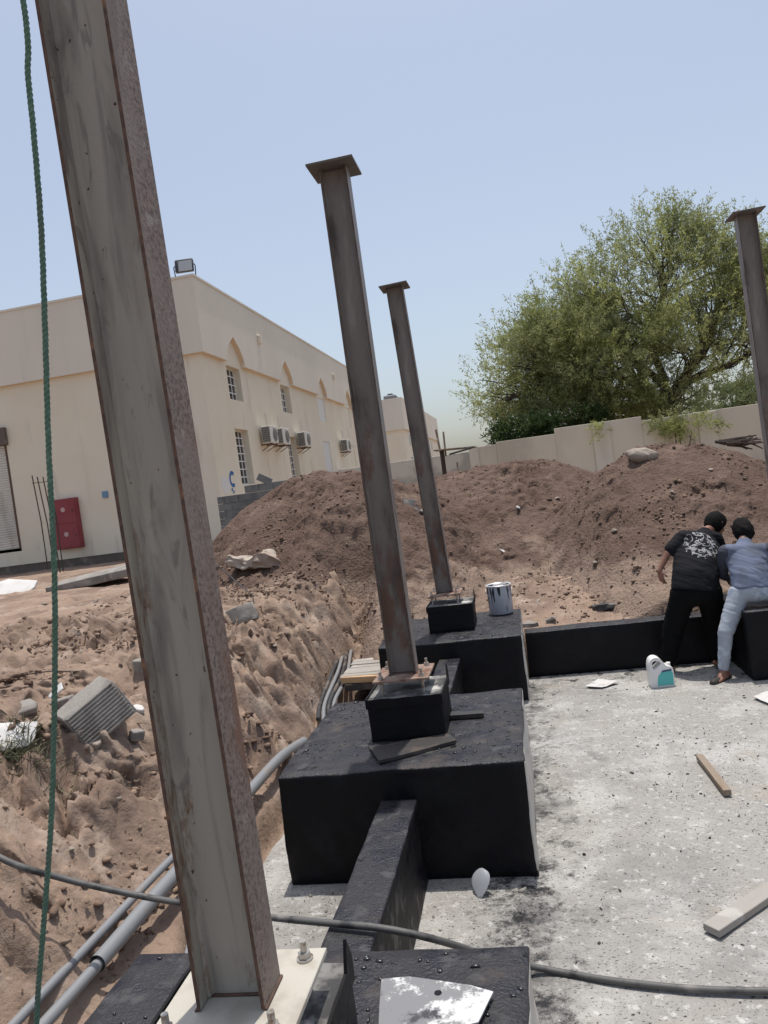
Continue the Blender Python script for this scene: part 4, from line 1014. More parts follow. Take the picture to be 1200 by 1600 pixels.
slabpiece(95, 1105, (0.40, 0.10, 0.10), (8, -12, -18), m_rubble, 'concrete_strip', 'dark concrete strip lying left of the ribbed chunk', 4, 0.02)
slabpiece(118, 1138, (0.20, 0.12, 0.03), (20, 10, -25), m_rubble, 'flat_stone_piece', 'flat stone piece lying below the ribbed chunk', 5, 0.03)
slabpiece(147, 1165, (0.12, 0.08, 0.05), (15, 20, -5), m_stone, 'rounded_stone', 'small rounded stone just below the flat stone piece', 6, 0.02)
slabpiece(88, 1085, (0.16, 0.10, 0.015), (30, -35, 30), m_gypsum, 'white_shard', 'thin white shard standing beside the green rope', 7, 0.03)
slabpiece(216, 1112, (0.11, 0.09, 0.05), (20, 20, 20), m_gypsum, 'white_lump', 'small white lump half hidden by the near column', 8, 0.02)
slabpiece(213, 1152, (0.13, 0.1, 0.08), (10, 10, 60), m_rubble, 'brown_stone', 'brown stone close to the left edge of the near column', 9, 0.02)
slabpiece(150, 912, (2.0, 1.1, 0.16), (4, -6, 10), m_rubble, 'broken_pavement_slab', 'long broken pavement slab left of the near column', 10, 0.12)
slabpiece(362, 968, (0.66, 0.22, 0.22), (-20, -16, 20), m_rubble, 'half_buried_block', 'half buried grey concrete block right of the near column', 12, -0.01, jit=0.03)
slabpiece(225, 1045, (0.2, 0.1, 0.14), (10, 0, 30), m_rubble, 'dark_block_end', 'dark concrete block end touching the near column', 13, 0.03)
# sack
p = hit(403, 884)
b = MB(); b.box((0, 0, 0.11), (0.95, 0.55, 0.26)); b.subdiv(18)
for v in b.bm.verts:
    x, y, z = v.co
    f = 1 - 0.35 * (abs(x) / 0.48) ** 3; v.co.z = z * f + 0.05 * math.sin(x * 9 + y * 4) * (z > 0.1); v.co.y = y * (1 - 0.25 * (abs(x) / 0.48) ** 2)
b.jitter(0.22, 8, 3); b.jitter(0.10, 9, 11)
for v in b.bm.verts: v.co.z *= 0.85
o = b.build('crumpled_sack', m_sack, None, 180); o.location = (p[0], p[1], p[2] - 0.02); o.rotation_euler = (0, 0.10, -0.15)
props(o, 'crumpled dirty sack lying on the bank before the left mound', 'sack')
# pale stones, individually
sm = [rockmesh(200 + k, 2, 0.6, 0.3) for k in range(4)]
for me in sm: me.materials.append(m_stone)
r = np.random.default_rng(23)
STN = [(150, 940, .05, 'below the broken pavement slab'), (70, 945, .05, 'right of the whitewashed slab'), (128, 1020, .04, 'between the rope and near column above the ribbed chunk'), (300, 1100, .03, 'hard against the near column on its left'), (430, 1010, .03, 'on the bank between the near column and the cables'), (455, 925, .035, 'right of the crumpled sack'), (660, 800, .05, 'left of the slim column on the mound'), (905, 1000, .05, 'right behind the long beam'), (960, 830, .045, 'on the right mound left of the men'), (870, 780, .05, 'high in the dip between the two right mounds'), (1050, 770, .04, 'on the right mound above the bent heads'), (930, 880, .04, 'midway down the right mound above the dark rag'), (840, 940, .04, 'right of the paint bucket'), (60, 1250, .035, 'below the weed at the left edge'), (110, 1330, .03, 'just above the hose right of the rope'), (185, 1250, .03, 'left of the near column halfway down the bank'), (1110, 735, .04, 'right of the boulder on the mound')]
for (u, v, s, wh) in STN:
    p = hit(u, v); o = bpy.data.objects.new('stone', sm[int(r.integers(4))]); COL.objects.link(o)
    s *= 1.2; o.scale = (s, s * 0.8, s * 0.8); o.location = (p[0], p[1], p[2] + s * 0.25); o.rotation_euler = (r.uniform(-.4, .4), r.uniform(-.4, .4), r.uniform(0, 6))
    props(o, 'small pale stone ' + wh, 'stone', 'pale stones scattered on the soil')
# paper and plastic litter on the mounds
lit = [(810, 795, 0.07, 'white scrap on the middle of the soil slope below the tree'), (787, 864, 0.13, 'white crumpled scrap just above the paint bucket'), (335, 1165, 0.06, 'small white scrap beside the near column'), (862, 972, 0.12, 'thin pale splinter on the soil right of the bucket')]
for i, (u, v, s, lb) in enumerate(lit):
    p = hit(u, v); b = MB(); b.box((0, 0, 0), (s, s * 0.8, 0.012)); b.subdiv(4); b.jitter(s * 0.6, 40 + i, 4 / s * 0.3)
    o = b.build('litter_scrap', m_paper, None); o.location = (p[0], p[1], p[2] + 0.03); o.rotation_euler = (0.5, 0.3, i)
    props(o, lb, 'litter')
# dark rag holes / tarp pieces
p = hit(948, 950); b = MB(); b.box((0, 0, 0), (0.3, 0.2, 0.05)); b.subdiv(5); b.jitter(0.16, 60, 5)
o = b.build('dark_rag', m_cable, None, 60); o.location = (p[0], p[1], p[2] + 0.03); props(o, 'dark rag lying on the soil behind the long beam', 'rag')
p = hit(828, 982, 9.9); b = MB(); b.box((0, 0, 0), (0.26, 0.16, 0.06)); b.subdiv(5); b.jitter(0.14, 61, 5)
o = b.build('crumpled_foil', m_rubble, None, 60); o.location = (p[0], p[1] + 0.1, p[2] + 0.03); props(o, 'crumpled grey bag at the corner of footing and beam', 'bag')
p = hit(648, 795); b = MB(); b.box((0, 0, 0), (0.4, 0.25, 0.03)); b.subdiv(4); b.jitter(0.12, 62, 4)
o = b.build('black_tarpaulin_scrap', m_cable, None, 60); o.location = (p[0], p[1], p[2] + 0.05); o.rotation_euler = (0.7, 0.3, 0.4); props(o, 'black sheet scrap poking from the soil left of the slim column', 'scrap')

# paint bucket
zt = 0.756
bk = thing('paint_bucket', 'open tin bucket with black tar drips on the far footing', 'bucket', (-0.44, 10.06, zt))
MB().lathe([(0.0, 0.0), (0.150, 0.0), (0.155, 0.008), (0.160, 0.37), (0.154, 0.372), (0.150, 0.01)], 40).build('wall', m_tin, bk, 40)
MB().lathe([(0.160, 0.355), (0.168, 0.36), (0.168, 0.376), (0.160, 0.38), (0.146, 0.37)], 40).build('rim', m_tin_lid, bk, 60)
MB().lathe([(0.0, 0.315), (0.151, 0.315)], 40).build('tar_surface', m_tin_in, bk)
lid = MB(); lid.bm.faces.new([lid.bm.verts.new((0.14 * math.cos(a), 0.14 * math.sin(a), 0.375 + 0.02 * math.cos(a))) for a in np.linspace(-1.9, 2.2, 22)]); bmesh.ops.solidify(lid.bm, geom=lid.bm.faces[:], thickness=0.004)
lid.build('bent_lid', m_tin_lid, bk)
hd = MB(); hd.tube([(0.172 * math.cos(a), -0.02 - 0.10 * math.sin(a), 0.33 - 0.14 * math.sin(a)) for a in np.linspace(0, math.pi, 17)], 0.003, 6); hd.build('handle', m_tin_lid, bk, 180)

# jug
jg = thing('plastic_jug', 'white plastic jug with a teal label on the slab', 'jug', (1.27, 8.78, 0.0), math.radians(4))
def outline(pts, n=5): return catmull(pts + [pts[0]], n)[:-1]
o_pts = [(-0.125, 0.0), (0.125, 0.0), (0.13, 0.03), (0.128, 0.17), (0.115, 0.215), (0.06, 0.235), (0.03, 0.275), (0.0, 0.315), (-0.05, 0.335), (-0.10, 0.315), (-0.125, 0.25), (-0.13, 0.12), (-0.13, 0.03)]
h_pts = [(-0.085, 0.20), (-0.055, 0.215), (0.0, 0.262), (-0.015, 0.285), (-0.05, 0.298), (-0.085, 0.285), (-0.095, 0.24)]
O = outline([(x, z) for x, z in o_pts], 4); Hh = outline(h_pts, 4)
bm = bmesh.new()
def loop(pts, y): return [bm.verts.new((x, y, z)) for x, z in pts]
vo, vh = loop(O, -0.075), loop(Hh, -0.075)
eds = [bm.edges.new((l[i], l[(i + 1) % len(l)])) for l in (vo, vh) for i in range(len(l))]
bmesh.ops.triangle_fill(bm, use_beauty=True, edges=eds)
bm.normal_update()
r_ = bmesh.ops.extrude_face_region(bm, geom=bm.faces[:])
bmesh.ops.translate(bm, vec=(0, 0.15, 0), verts=[g for g in r_['geom'] if isinstance(g, bmesh.types.BMVert)])
bmesh.ops.recalc_face_normals(bm, faces=bm.faces[:])
es = [e for e in bm.edges if len(e.link_faces) == 2 and e.calc_face_angle(0) > 1.2]
bmesh.ops.bevel(bm, geom=es, offset=0.02, segments=3, affect='EDGES', profile=0.5, clamp_overlap=True)
me = bpy.data.meshes.new('body'); bm.to_mesh(me); bm.free(); link('body', me, m_jug, jg, 50)
lab = MB(); lab.prism([(x, -0.0775, z) for x, z in [(-0.055, 0.02), (0.115, 0.02), (0.118, 0.15), (0.105, 0.175), (0.0, 0.175), (-0.04, 0.13), (-0.055, 0.07)]], (0, 0.004, 0)); lab.build('label', m_teal, jg)
lab = MB(); lab.prism([(x, -0.0785, z) for x, z in [(-0.01, 0.166), (0.108, 0.176), (0.106, 0.196), (0.015, 0.19)]], (0, 0.004, 0)); lab.build('label_stripe', m_labelblue, jg)
MB().lathe([(0.0, 0.03), (0.024, 0.03), (0.024, 0.0), (0, 0.0)], 16, (0.095, 0, 0.222)).build('cap', m_jug, jg, 40)

# timber on the slab
def board(a, b, wd, th, m, name, label, z=0.0, tilt=0.0, endm=None, cat='timber'):
    a = Vector(a); b = Vector(b); L_ = (b - a).length
    mb = MB(); mb.box((0, 0, th / 2), (L_, wd, th), 0.003); mb.subdiv(3); mb.jitter(0.004, 3, 5)
    o = mb.build(name, m, None, 40); c = (a + b) / 2
    o.location = (c.x, c.y, z + c.z); o.rotation_euler = (tilt, 0, math.atan2(b.y - a.y, b.x - a.x))
    return props(o, label, cat)
board((1.18, 6.56, 0.012), (1.215, 5.84, 0.012), 0.058, 0.045, m_wood, 'timber_batten', 'short brown timber batten lying on the slab')
board((0.70, 4.16, 0.012), (1.55, 4.92, 0.012), 0.098, 0.042, m_wood_grey, 'timber_plank', 'cement stained plank at the right edge of the slab')
# white plastic offcut
sc_ = MB(); g_ = []; nn = 11
for h_, w_ in catmull([(0.0, 0.006), (0.04, 0.036), (0.09, 0.060), (0.13, 0.062), (0.16, 0.045), (0.168, 0.012)], 4):
    g_.append([sc_.bm.verts.new((w_ * math.sin(a * 1.2) / math.sin(1.2), -0.026 * math.cos(a * 1.2) * (w_ / 0.062), h_ + 0.012 * math.cos(a * 2))) for a in np.linspace(-1, 1, nn)])
for a, b in zip(g_, g_[1:]):
    for i in range(nn - 1): sc_.bm.faces.new((a[i], a[i + 1], b[i + 1], b[i]))
bmesh.ops.solidify(sc_.bm, geom=sc_.bm.faces[:], thickness=0.002)
o = sc_.build('plastic_scoop', m_plastic, None, 60); o.location = (-0.555, 4.60, 0.004); o.rotation_euler = (math.radians(-48), math.radians(-10), math.radians(-18))
props(o, 'white curved plastic offcut leaning at the middle footing', 'plastic offcut')
# paper on slab
for i, (pts, lb) in enumerate((([(915, 1073), (935, 1062), (968, 1066), (940, 1075)], 'flat white paper sheet on the slab near the jug'), ([(1178, 1090), (1196, 1080), (1230, 1085), (1200, 1100)], 'white paper scrap at the right edge of the slab'))):
    q = [atz(u, v, 0.02) for u, v in pts]; c = sum(q) / 4
    b = MB(); b.prism([tuple(p_ - c) for p_ in q], (0, 0, 0.003)); b.subdiv(3); b.jitter(0.03, 80 + i, 6)
    o = b.build('paper_sheet', m_paper, None); o.location = tuple(c + np.array([0, 0, 0.008])); props(o, lb, 'paper')
# boards on the middle footing
zt = 0.757
def flat(pts, z, th, m, name, label, cat, seed, j=0.01):
    q = [atz(u, v, z) for u, v in pts]; c = sum(q) / len(q)
    b = MB(); b.prism([tuple(p_ - c) for p_ in q], (0, 0, th)); bmesh.ops.triangulate(b.bm, faces=b.bm.faces[:]); b.subdiv(4); b.jitter(j, seed, 5)
    o = b.build(name, m, None, 40); o.location = tuple(c); return props(o, label, cat)
flat([(578, 1172), (592, 1194), (714, 1162), (700, 1150)], zt + 0.004, 0.022, m_wood_dark, 'tarred_board', 'tar covered board lying before the middle pedestal', 'board', 5, 0.02)
flat([(700, 1118), (701, 1124), (757, 1121), (756, 1116)], zt + 0.004, 0.03, m_wood_dark, 'tarred_batten', 'thin tarred batten right of the middle pedestal', 'batten', 6)
flat([(596, 1532), (640, 1528), (735, 1542), (771, 1552), (748, 1600), (590, 1640)], 0.775, 0.006, m_sheet, 'steel_sheet', 'paint spattered metal sheet with a hole on the near footing', 'metal sheet', 7, 0.004)
hp = atz(684, 1548, 0.79); b = MB(); b.lathe([(0, 0), (0.014, 0)], 12); o = b.build('hole', m_tin_in, bpy.data.objects['steel_sheet']); o.matrix_parent_inverse = Matrix.Translation(-Vector(bpy.data.objects['steel_sheet'].location)); o.location = (hp[0], hp[1], 0.7835)
# weathered board stack beside the far footing
st = thing('formwork_boards', 'weathered formwork boards with a fresh pine edge between the footings', 'boards', (-2.12, 9.0, 0.18))
for i in range(6): MB().box((random.uniform(-0.02, 0.02), -0.13 + 0.155 * i, 0.205 + random.uniform(-0.008, 0.008)), (0.55, 0.135, 0.03), 0.004, rotm(x=random.uniform(-0.06, 0.06), z=random.uniform(-0.03, 0.03))).build('weathered_board', m_wood_grey, st)
MB().box((0.02, -0.22, 0.185), (0.58, 0.06, 0.075), 0.004, rotm(z=-0.12)).build('pine_batten', m_wood_fresh, st)
MB().box((0.03, 0.2, 0.10), (0.5, 0.9, 0.08), 0.004).build('dark_board', m_wood_dark, st)

# pipes and cables along the trench
def pipe(pts, r_, m, name, label, n=12, cap=True, cat='pipe', group=None, hollow=False):
    c = catmull(pts, 10); b = MB(); b.tube(c, r_, n, not hollow)
    if hollow: b.tube(c, r_ * 0.88, n, False)
    L = Vector(pts[0]); o = b.build(name, m, None, 60)
    for v in o.data.vertices: v.co -= L
    o.location = L
    return props(o, label, cat, group)
pipe([(-2.53, 3.62, 0.27), (-2.51, 4.4, 0.28), (-2.48, 5.6, 0.27), (-2.46, 6.6, 0.26), (-2.45, 7.3, 0.16)], 0.046, m_pvc, 'conduit_pipe', 'thick grey conduit pipe running along the left of the footings', 16, hollow=True)
pipe([(-2.62, 1.6, 0.24), (-2.58, 2.6, 0.255), (-2.535, 3.5, 0.262), (-2.52, 4.2, 0.268)], 0.032, m_pvc, 'inner_conduit', 'thin grey conduit sleeved into the thick pipe end', 12)
pipe([(-2.74, 1.6, 0.28), (-2.68, 2.6, 0.30), (-2.64, 3.6, 0.31), (-2.60, 4.8, 0.30), (-2.58, 5.4, 0.2)], 0.026, m_pvc, 'lower_conduit', 'thin grey conduit lying on the bank side of the thick pipe', 10)
pipe([(-2.36, 4.6, 0.10), (-2.2, 4.0, 0.12), (-2.02, 3.45, 0.10), (-1.95, 2.8, 0.06)], 0.016, m_pvc, 'small_conduit', 'narrow grey conduit dropping between the pipe and near footing', 8)
for i in range(4):
    d = i * 0.055
    pipe([(-2.20 - d, 7.6, 0.22 + 0.02 * i), (-2.36 - d, 8.3, 0.26), (-2.42 - d, 9.2, 0.30 + 0.03 * i), (-2.62 - d, 10.4, 0.36), (-2.80 - d, 11.6, 0.42), (-2.95 - d, 12.6, 0.5)], 0.024, m_cable if i % 2 else m_pvc, 'buried_cable', ['grey cable closest to the footings in the trench', 'black cable second from the footings in the trench', 'grey cable third from the footings in the trench', 'black cable on the bank side of the trench'][i], 8, cat='cable', group='cables in the trench')
# black hose across everything
hz = [tuple(atz(u, v, z)) for u, v, z in ((0, 1340, 0.93), (100, 1373, 0.74), (200, 1396, 0.62), (270, 1409, 0.575), (350, 1421, 0.565), (430, 1434, 0.575), (520, 1443, 0.582), (600, 1451, 0.580), (680, 1468, 0.50), (760, 1492, 0.22))]
pipe([(-4.2, 3.75, 1.36), (-3.5, 3.7, 1.14)] + hz + [tuple(atz(845, 1513, 0.032)), (0.27, 3.75, 0.028), (0.84, 3.69, 0.028), (1.8, 3.74, 0.028), (3.2, 3.9, 0.028)], 0.0165, m_hose, 'rubber_hose', 'dusty black hose snaking over the bank, tie beam and slab', 12, cat='hose')
# green rope hanging from the near column cap
path = catmull([(-1.115, 1.88, 4.98), (-1.12, 1.86, 4.6)] + [tuple(aty(u, v, 1.84)) for u, v in ((37, 5), (44, 120), (52, 200), (64, 350), (70, 500), (76, 700), (84, 860), (86, 1000), (84, 1150), (80, 1280), (70, 1420), (60, 1540), (52, 1640))] + [(-1.66, 1.86, 0.86), (-1.62, 1.95, 0.775), (-1.5, 1.8, 0.77), (-1.62, 1.7, 0.77)], 40)
seg = np.array(path); dl = np.linalg.norm(np.diff(seg, axis=0), axis=1); cum = np.concatenate([[0], np.cumsum(dl)])
ns = int(cum[-1] / 0.0055); tt = np.linspace(0, cum[-1], ns); cpt = np.stack([np.interp(tt, cum, seg[:, i]) for i in range(3)], 1)
rp = thing('green_rope', 'twisted green rope hanging down in front of the near column', 'rope', tuple(cpt[-1]))
T_ = np.gradient(cpt, axis=0); T_ /= np.linalg.norm(T_, axis=1, keepdims=True)
A_ = np.cross(T_, [0.0, 1.0, 0.0]); A_ /= np.linalg.norm(A_, axis=1, keepdims=True); B_ = np.cross(T_, A_)
for k in range(3):
    ph_ = 2 * math.pi * (tt / 0.045 + k / 3)
    s_ = cpt + (A_ * np.cos(ph_)[:, None] + B_ * np.sin(ph_)[:, None]) * 0.0040 - cpt[-1]
    MB().tube([tuple(q) for q in s_], 0.0043, 5).build('strand', m_rope, rp, 180)
# dry shrub on the bank
p = hit(45, 1180)
ds = thing('dry_shrub', 'scrubby grey green weed on the bank below the white board', 'weed', tuple(p))
r = np.random.default_rng(77); V = []; F = []; off = 0
for i in range(420):
    a = r.uniform(0, 6.28); ln = r.uniform(0.06, 0.20); d = np.array([math.cos(a) * r.uniform(0.3, 1), math.sin(a) * r.uniform(0.3, 1), r.uniform(0.25, 0.9)]); d /= np.linalg.norm(d)
    b0 = np.array([r.normal(0, 0.12), r.normal(0, 0.10), 0.0]); b0[2] = h1(p[0] + b0[0], p[1] + b0[1]) - p[2]
    side = np.cross(d, r.normal(0, 1, 3)); side /= np.linalg.norm(side); side *= 0.0032
    m1 = b0 + d * ln * 0.5 + r.normal(0, 0.012, 3); e = b0 + d * ln + r.normal(0, 0.02, 3) - np.array([0, 0, 0.02])
    V += [b0 - side, b0 + side, m1 + side, m1 - side, e + side * 0.4, e - side * 0.4]; F += [[off, off + 1, off + 2, off + 3], [off + 3, off + 2, off + 4, off + 5]]; off += 6
link('blades', npmesh('blades', np.array(V), np.array(F)), m_shrub, ds)['kind'] = 'stuff'
for i in range(9):
    a = r.uniform(0, 6.28); e = (math.cos(a) * r.uniform(0.08, 0.18), math.sin(a) * r.uniform(0.08, 0.18), r.uniform(0.08, 0.2))
    MB().tube([(0, 0, -0.03), (e[0] * 0.4, e[1] * 0.4, e[2] * 0.7), e], [0.004, 0.003, 0.002], 5).build('stalk', m_shrub, ds)
# thin rods on the bank
a = hit(35, 1060); c = hit(125, 1058); pipe([tuple(a + [0, 0, .03]), tuple((a + c) / 2 + [0, 0, .06]), tuple(c + [0, 0, .05])], 0.006, m_rebar, 'bent_rod', 'thin dark rod lying on the bank above the ribbed chunk', 6, cat='rod')
a = hit(332, 885); c = hit(397, 938); pipe([tuple(a + [0, 0, .12]), tuple((a + c) / 2 + [0, 0, .08]), tuple(c + [0, 0, .05])], 0.010, m_cable, 'loose_wire', 'dark wire running down to the half buried block', 6, cat='wire')

# ================================================================== PEOPLE
def blob(prims, voxel=0.012, smooth=6, fac=0.5):
    bm = bmesh.new()
    for p in prims:
        if p[0] == 'c':
            _, a, b, ra, rb = p; a = Vector(a); b = Vector(b); d = b - a
            q = Vector((0, 0, 1)).rotation_difference(d.normalized()) if d.length > 1e-6 else None
            M = Matrix.Translation(a) @ q.to_matrix().to_4x4()
            L_ = d.length; n = 14; prof = []
            for k in range(5): t = k / 4 * math.pi / 2; prof.append((max(ra * math.sin(t), 1e-4), -ra * math.cos(t)))
            for k in range(5): t = k / 4 * math.pi / 2; prof.append((max(rb * math.cos(t), 1e-4), L_ + rb * math.sin(t)))
            rings = [[bm.verts.new(M @ Vector((r * math.cos(2 * math.pi * j / n), r * math.sin(2 * math.pi * j / n), z))) for j in range(n)] for r, z in prof]
            for u_, w_ in zip(rings, rings[1:]):
                for j in range(n): bm.faces.new((u_[j], u_[(j + 1) % n], w_[(j + 1) % n], w_[j]))
            bm.faces.new(rings[0][::-1]); bm.faces.new(rings[-1])
        elif p[0] == 'l':
            _, secs, lat = p; n = 24; lat = Vector(lat); cs = [Vector(q[0]) for q in secs]; rings = []
            for k, (c, rx, ry) in enumerate(secs):
                tg = (cs[min(k + 1, len(cs) - 1)] - cs[max(k - 1, 0)]).normalized(); lx = (lat - tg * lat.dot(tg)).normalized(); fy = tg.cross(lx)
                rings.append([bm.verts.new(cs[k] + lx * rx * math.cos(2 * math.pi * j / n) + fy * ry * math.sin(2 * math.pi * j / n)) for j in range(n)])
            for u_, w_ in zip(rings, rings[1:]):
                for j in range(n): bm.faces.new((u_[j], u_[(j + 1) % n], w_[(j + 1) % n], w_[j]))
            bm.faces.new(rings[0][::-1]); bm.faces.new(rings[-1])
        else:
            _, c, rad, rot = p
            M = Matrix.Translation(Vector(c)) @ rotm(*rot).to_4x4() @ Matrix.Diagonal((*rad, 1))
            bmesh.ops.create_uvsphere(bm, u_segments=20, v_segments=14, radius=1, matrix=M)
    me = bpy.data.meshes.new('t'); bm.to_mesh(me); bm.free()
    o = bpy.data.objects.new('t', me); COL.objects.link(o)
    m = o.modifiers.new('r', 'REMESH'); m.mode = 'VOXEL'; m.voxel_size = voxel
    s = o.modifiers.new('s', 'SMOOTH'); s.iterations = smooth; s.factor = fac
    dg = bpy.context.evaluated_depsgraph_get(); dg.update()
    out = bpy.data.meshes.new_from_object(o.evaluated_get(dg))
    bpy.data.objects.remove(o); bpy.data.meshes.remove(me)
    return out
def wrinkle(me, amp, sc, seed, st=(1, 1, 2.5)):
    n = len(me.vertices); co = np.empty(n * 3, np.float32); no = np.empty(n * 3, np.float32)
    me.vertices.foreach_get('co', co); me.vertices.foreach_get('normal', no)
    co = co.reshape(-1, 3).astype(float); no = no.reshape(-1, 3)
    f = fbm(co[:, 0] * sc * st[0] + co[:, 1] * 1.3 * sc, co[:, 2] * sc * st[2] + co[:, 0] * sc * 0.9, seed, 3)
    f = np.abs(f) * 2 - 0.3
    co += no * (f * amp)[:, None]
    me.vertices.foreach_set('co', co.astype(np.float32).ravel()); me.update()
def hand(wrist, tip_dir, palm_n, out_dir, s=1.0, curl=0.5):
    """palm + five fingers as capsules. tip_dir: towards the fingers, out_dir: towards the thumb"""
    w = Vector(wrist); t = Vector(tip_dir).normalized(); n = Vector(palm_n); n = (n - t * n.dot(t)).normalized(); o = t.cross(n)
    if o.dot(Vector(out_dir)) < 0: o = -o
    P = []
    for k in range(4):
        lat = (0.033 - 0.022 * k) * s
        P.append(('c', w + o * lat * 0.6, w + t * 0.085 * s + o * lat, 0.015 * s, 0.0115 * s))
        b0 = w + t * 0.088 * s + o * lat; ln = (0.042, 0.047, 0.043, 0.034)[k] * s
        d1 = (t + n * 0.35 * curl).normalized(); b1 = b0 + d1 * ln
        d2 = (t + n * 1.1 * curl).normalized(); b2 = b1 + d2 * ln * 0.65
        d3 = (t + n * 1.9 * curl).normalized(); b3 = b2 + d3 * ln * 0.5
        P += [('c', b0, b1, 0.0098 * s, 0.009 * s), ('c', b1, b2, 0.009 * s, 0.0082 * s), ('c', b2, b3, 0.0082 * s, 0.007 * s)]
    b0 = w + t * 0.025 * s + o * 0.03 * s; b1 = b0 + (t * 0.6 + o * 0.75 + n * 0.3).normalized() * 0.042 * s; b2 = b1 + (t * 0.9 + o * 0.25 + n * 0.4).normalized() * 0.036 * s
    P += [('c', b0, b1, 0.0135 * s, 0.0115 * s), ('c', b1, b2, 0.0112 * s, 0.009 * s)]
    return P
def foot(ankle, toe, s=1.0):
    a = Vector(ankle); t = Vector(toe); d = (t - Vector((a.x, a.y, t.z))).normalized(); o = Vector((-d.y, d.x, 0))
    heel = Vector((a.x, a.y, 0.035)) - d * 0.045
    P = [('c', a, heel + Vector((0, 0, 0.01)), 0.038, 0.036), ('c', a + Vector((0, 0, -0.01)), heel + d * 0.14 + Vector((0, 0, 0.0)), 0.038, 0.028)]
    for k in range(5):
        lat = (0.034 - 0.017 * k); L_ = (0.215, 0.21, 0.20, 0.19, 0.175)[k]
        P.append(('c', heel + d * 0.05 + o * lat * 0.5, heel + d * L_ + o * lat + Vector((0, 0, -0.020)), 0.030, 0.012 if k else 0.015))
    return P
def headprims(c, f, up, K=1.14):
    """c: head centre, f: facing direction, up: crown direction"""
    c = Vector(c); f = Vector(f).normalized(); up = Vector(up); up = (up - f * up.dot(f)).normalized(); sd = f.cross(up)
    P = [('c', c - f * 0.025 + up * 0.02, c + f * 0.02 + up * 0.025, 0.088, 0.08), ('c', c + f * 0.03 - up * 0.03, c + f * 0.055 - up * 0.085, 0.06, 0.036), ('c', c - f * 0.01 - up * 0.02, c + f * 0.03 - up * 0.06, 0.07, 0.055),
         ('c', c + f * 0.085 + up * 0.012, c + f * 0.112 - up * 0.028, 0.010, 0.015), ('c', c + f * 0.092 + up * 0.028 + sd * 0.03, c + f * 0.092 + up * 0.028 - sd * 0.03, 0.012, 0.012), ('c', c + f * 0.09 - up * 0.058 + sd * 0.018, c + f * 0.09 - up * 0.058 - sd * 0.018, 0.010, 0.010)]
    for s in (-1, 1): P += [('c', c + sd * s * 0.082 - f * 0.012 + up * 0.018, c + sd * s * 0.084 - f * 0.006 - up * 0.028, 0.017, 0.011)]
    hair = [('c', c - f * 0.03 + up * 0.035, c + f * 0.03 + up * 0.042, 0.088, 0.078), ('c', c - f * 0.045 - up * 0.005, c - f * 0.03 + up * 0.02, 0.068, 0.088), ('c', c - f * 0.045 - up * 0.05, c - f * 0.04, 0.055, 0.07)]
    hair = [('c', c - f * 0.028 - up * 0.012, c + f * 0.012 + up * 0.04, 0.1, 0.094), ('c', c - f * 0.03 + up * 0.02, c - f * 0.02 + up * 0.045, 0.1, 0.094), ('c', c - f * 0.05 - up * 0.075, c - f * 0.04 - up * 0.01, 0.056, 0.075)]
    sc = lambda L: [('c', c + (a - c) * K, c + (b - c) * K, ra * K, rb * K) for _, a, b, ra, rb in L]
    return sc(P), sc(hair), (c, f, up, sd)
m_skin = mat('brown_skin', (0.26, 0.125, 0.085), 0.55, [dict(c=(0.20, 0.092, 0.062), s=8, lo=0.45, hi=0.65)])
m_hair = mat('black_hair', (0.008, 0.007, 0.007), 0.85, spec=0.15, bump=[(120, 0.6, 0.01, 4)])
m_tee = mat('black_printed_shirt', (0.009, 0.0095, 0.012), 0.85, [
    dict(c=(0.42, 0.42, 0.43), s=7.5, lo=0.445, hi=0.46, d=1.5, dist=1.2, off=2.0, ball=(1.98, 9.34, 1.44, 0.25, -0.4), a=0.85),
    dict(c=(0.009, 0.0095, 0.012), s=7.5, lo=0.485, hi=0.50, d=1.5, dist=1.2, off=2.0),
    dict(c=(0.36, 0.36, 0.37), s=17, lo=0.57, hi=0.59, d=1.0, dist=0.8, st=(1, 1, 1.6), ball=(1.98, 9.34, 1.46, 0.23, -0.4), a=0.8)], spec=0.2, coord='World', bump=[(70, 0.15, 0.003, 3)])
m_track = mat('black_trousers', (0.0045, 0.0045, 0.005), 0.85, spec=0.12, coord='World')
m_blue = mat('slate_blue_shirt', (0.125, 0.152, 0.225), 0.85, [dict(c=(0.09, 0.105, 0.145), s=3, lo=0.45, hi=0.62)], coord='World', bump=[(90, 0.15, 0.003, 3)])
m_sleeve = mat('navy_grey_sleeve', (0.045, 0.05, 0.07), 0.85, coord='World')
m_jean = mat('light_denim', (0.33, 0.365, 0.42), 0.85, [dict(c=(0.45, 0.51, 0.58), s=6, lo=0.5, hi=0.66, d=5), dict(c=(0.22, 0.28, 0.36), s=4, lo=0.56, hi=0.68)], coord='World', bump=[(120, 0.2, 0.003, 3)])
m_sandal = mat('dark_sandal', (0.03, 0.025, 0.022), 0.7)

def person(label, loc): return thing('person', label, 'person', loc)
def part(t, me, name, m, sm=180):
    o = link(name, me, m, t, sm); o.matrix_parent_inverse = Matrix.Translation(-Vector(t.location)); return o
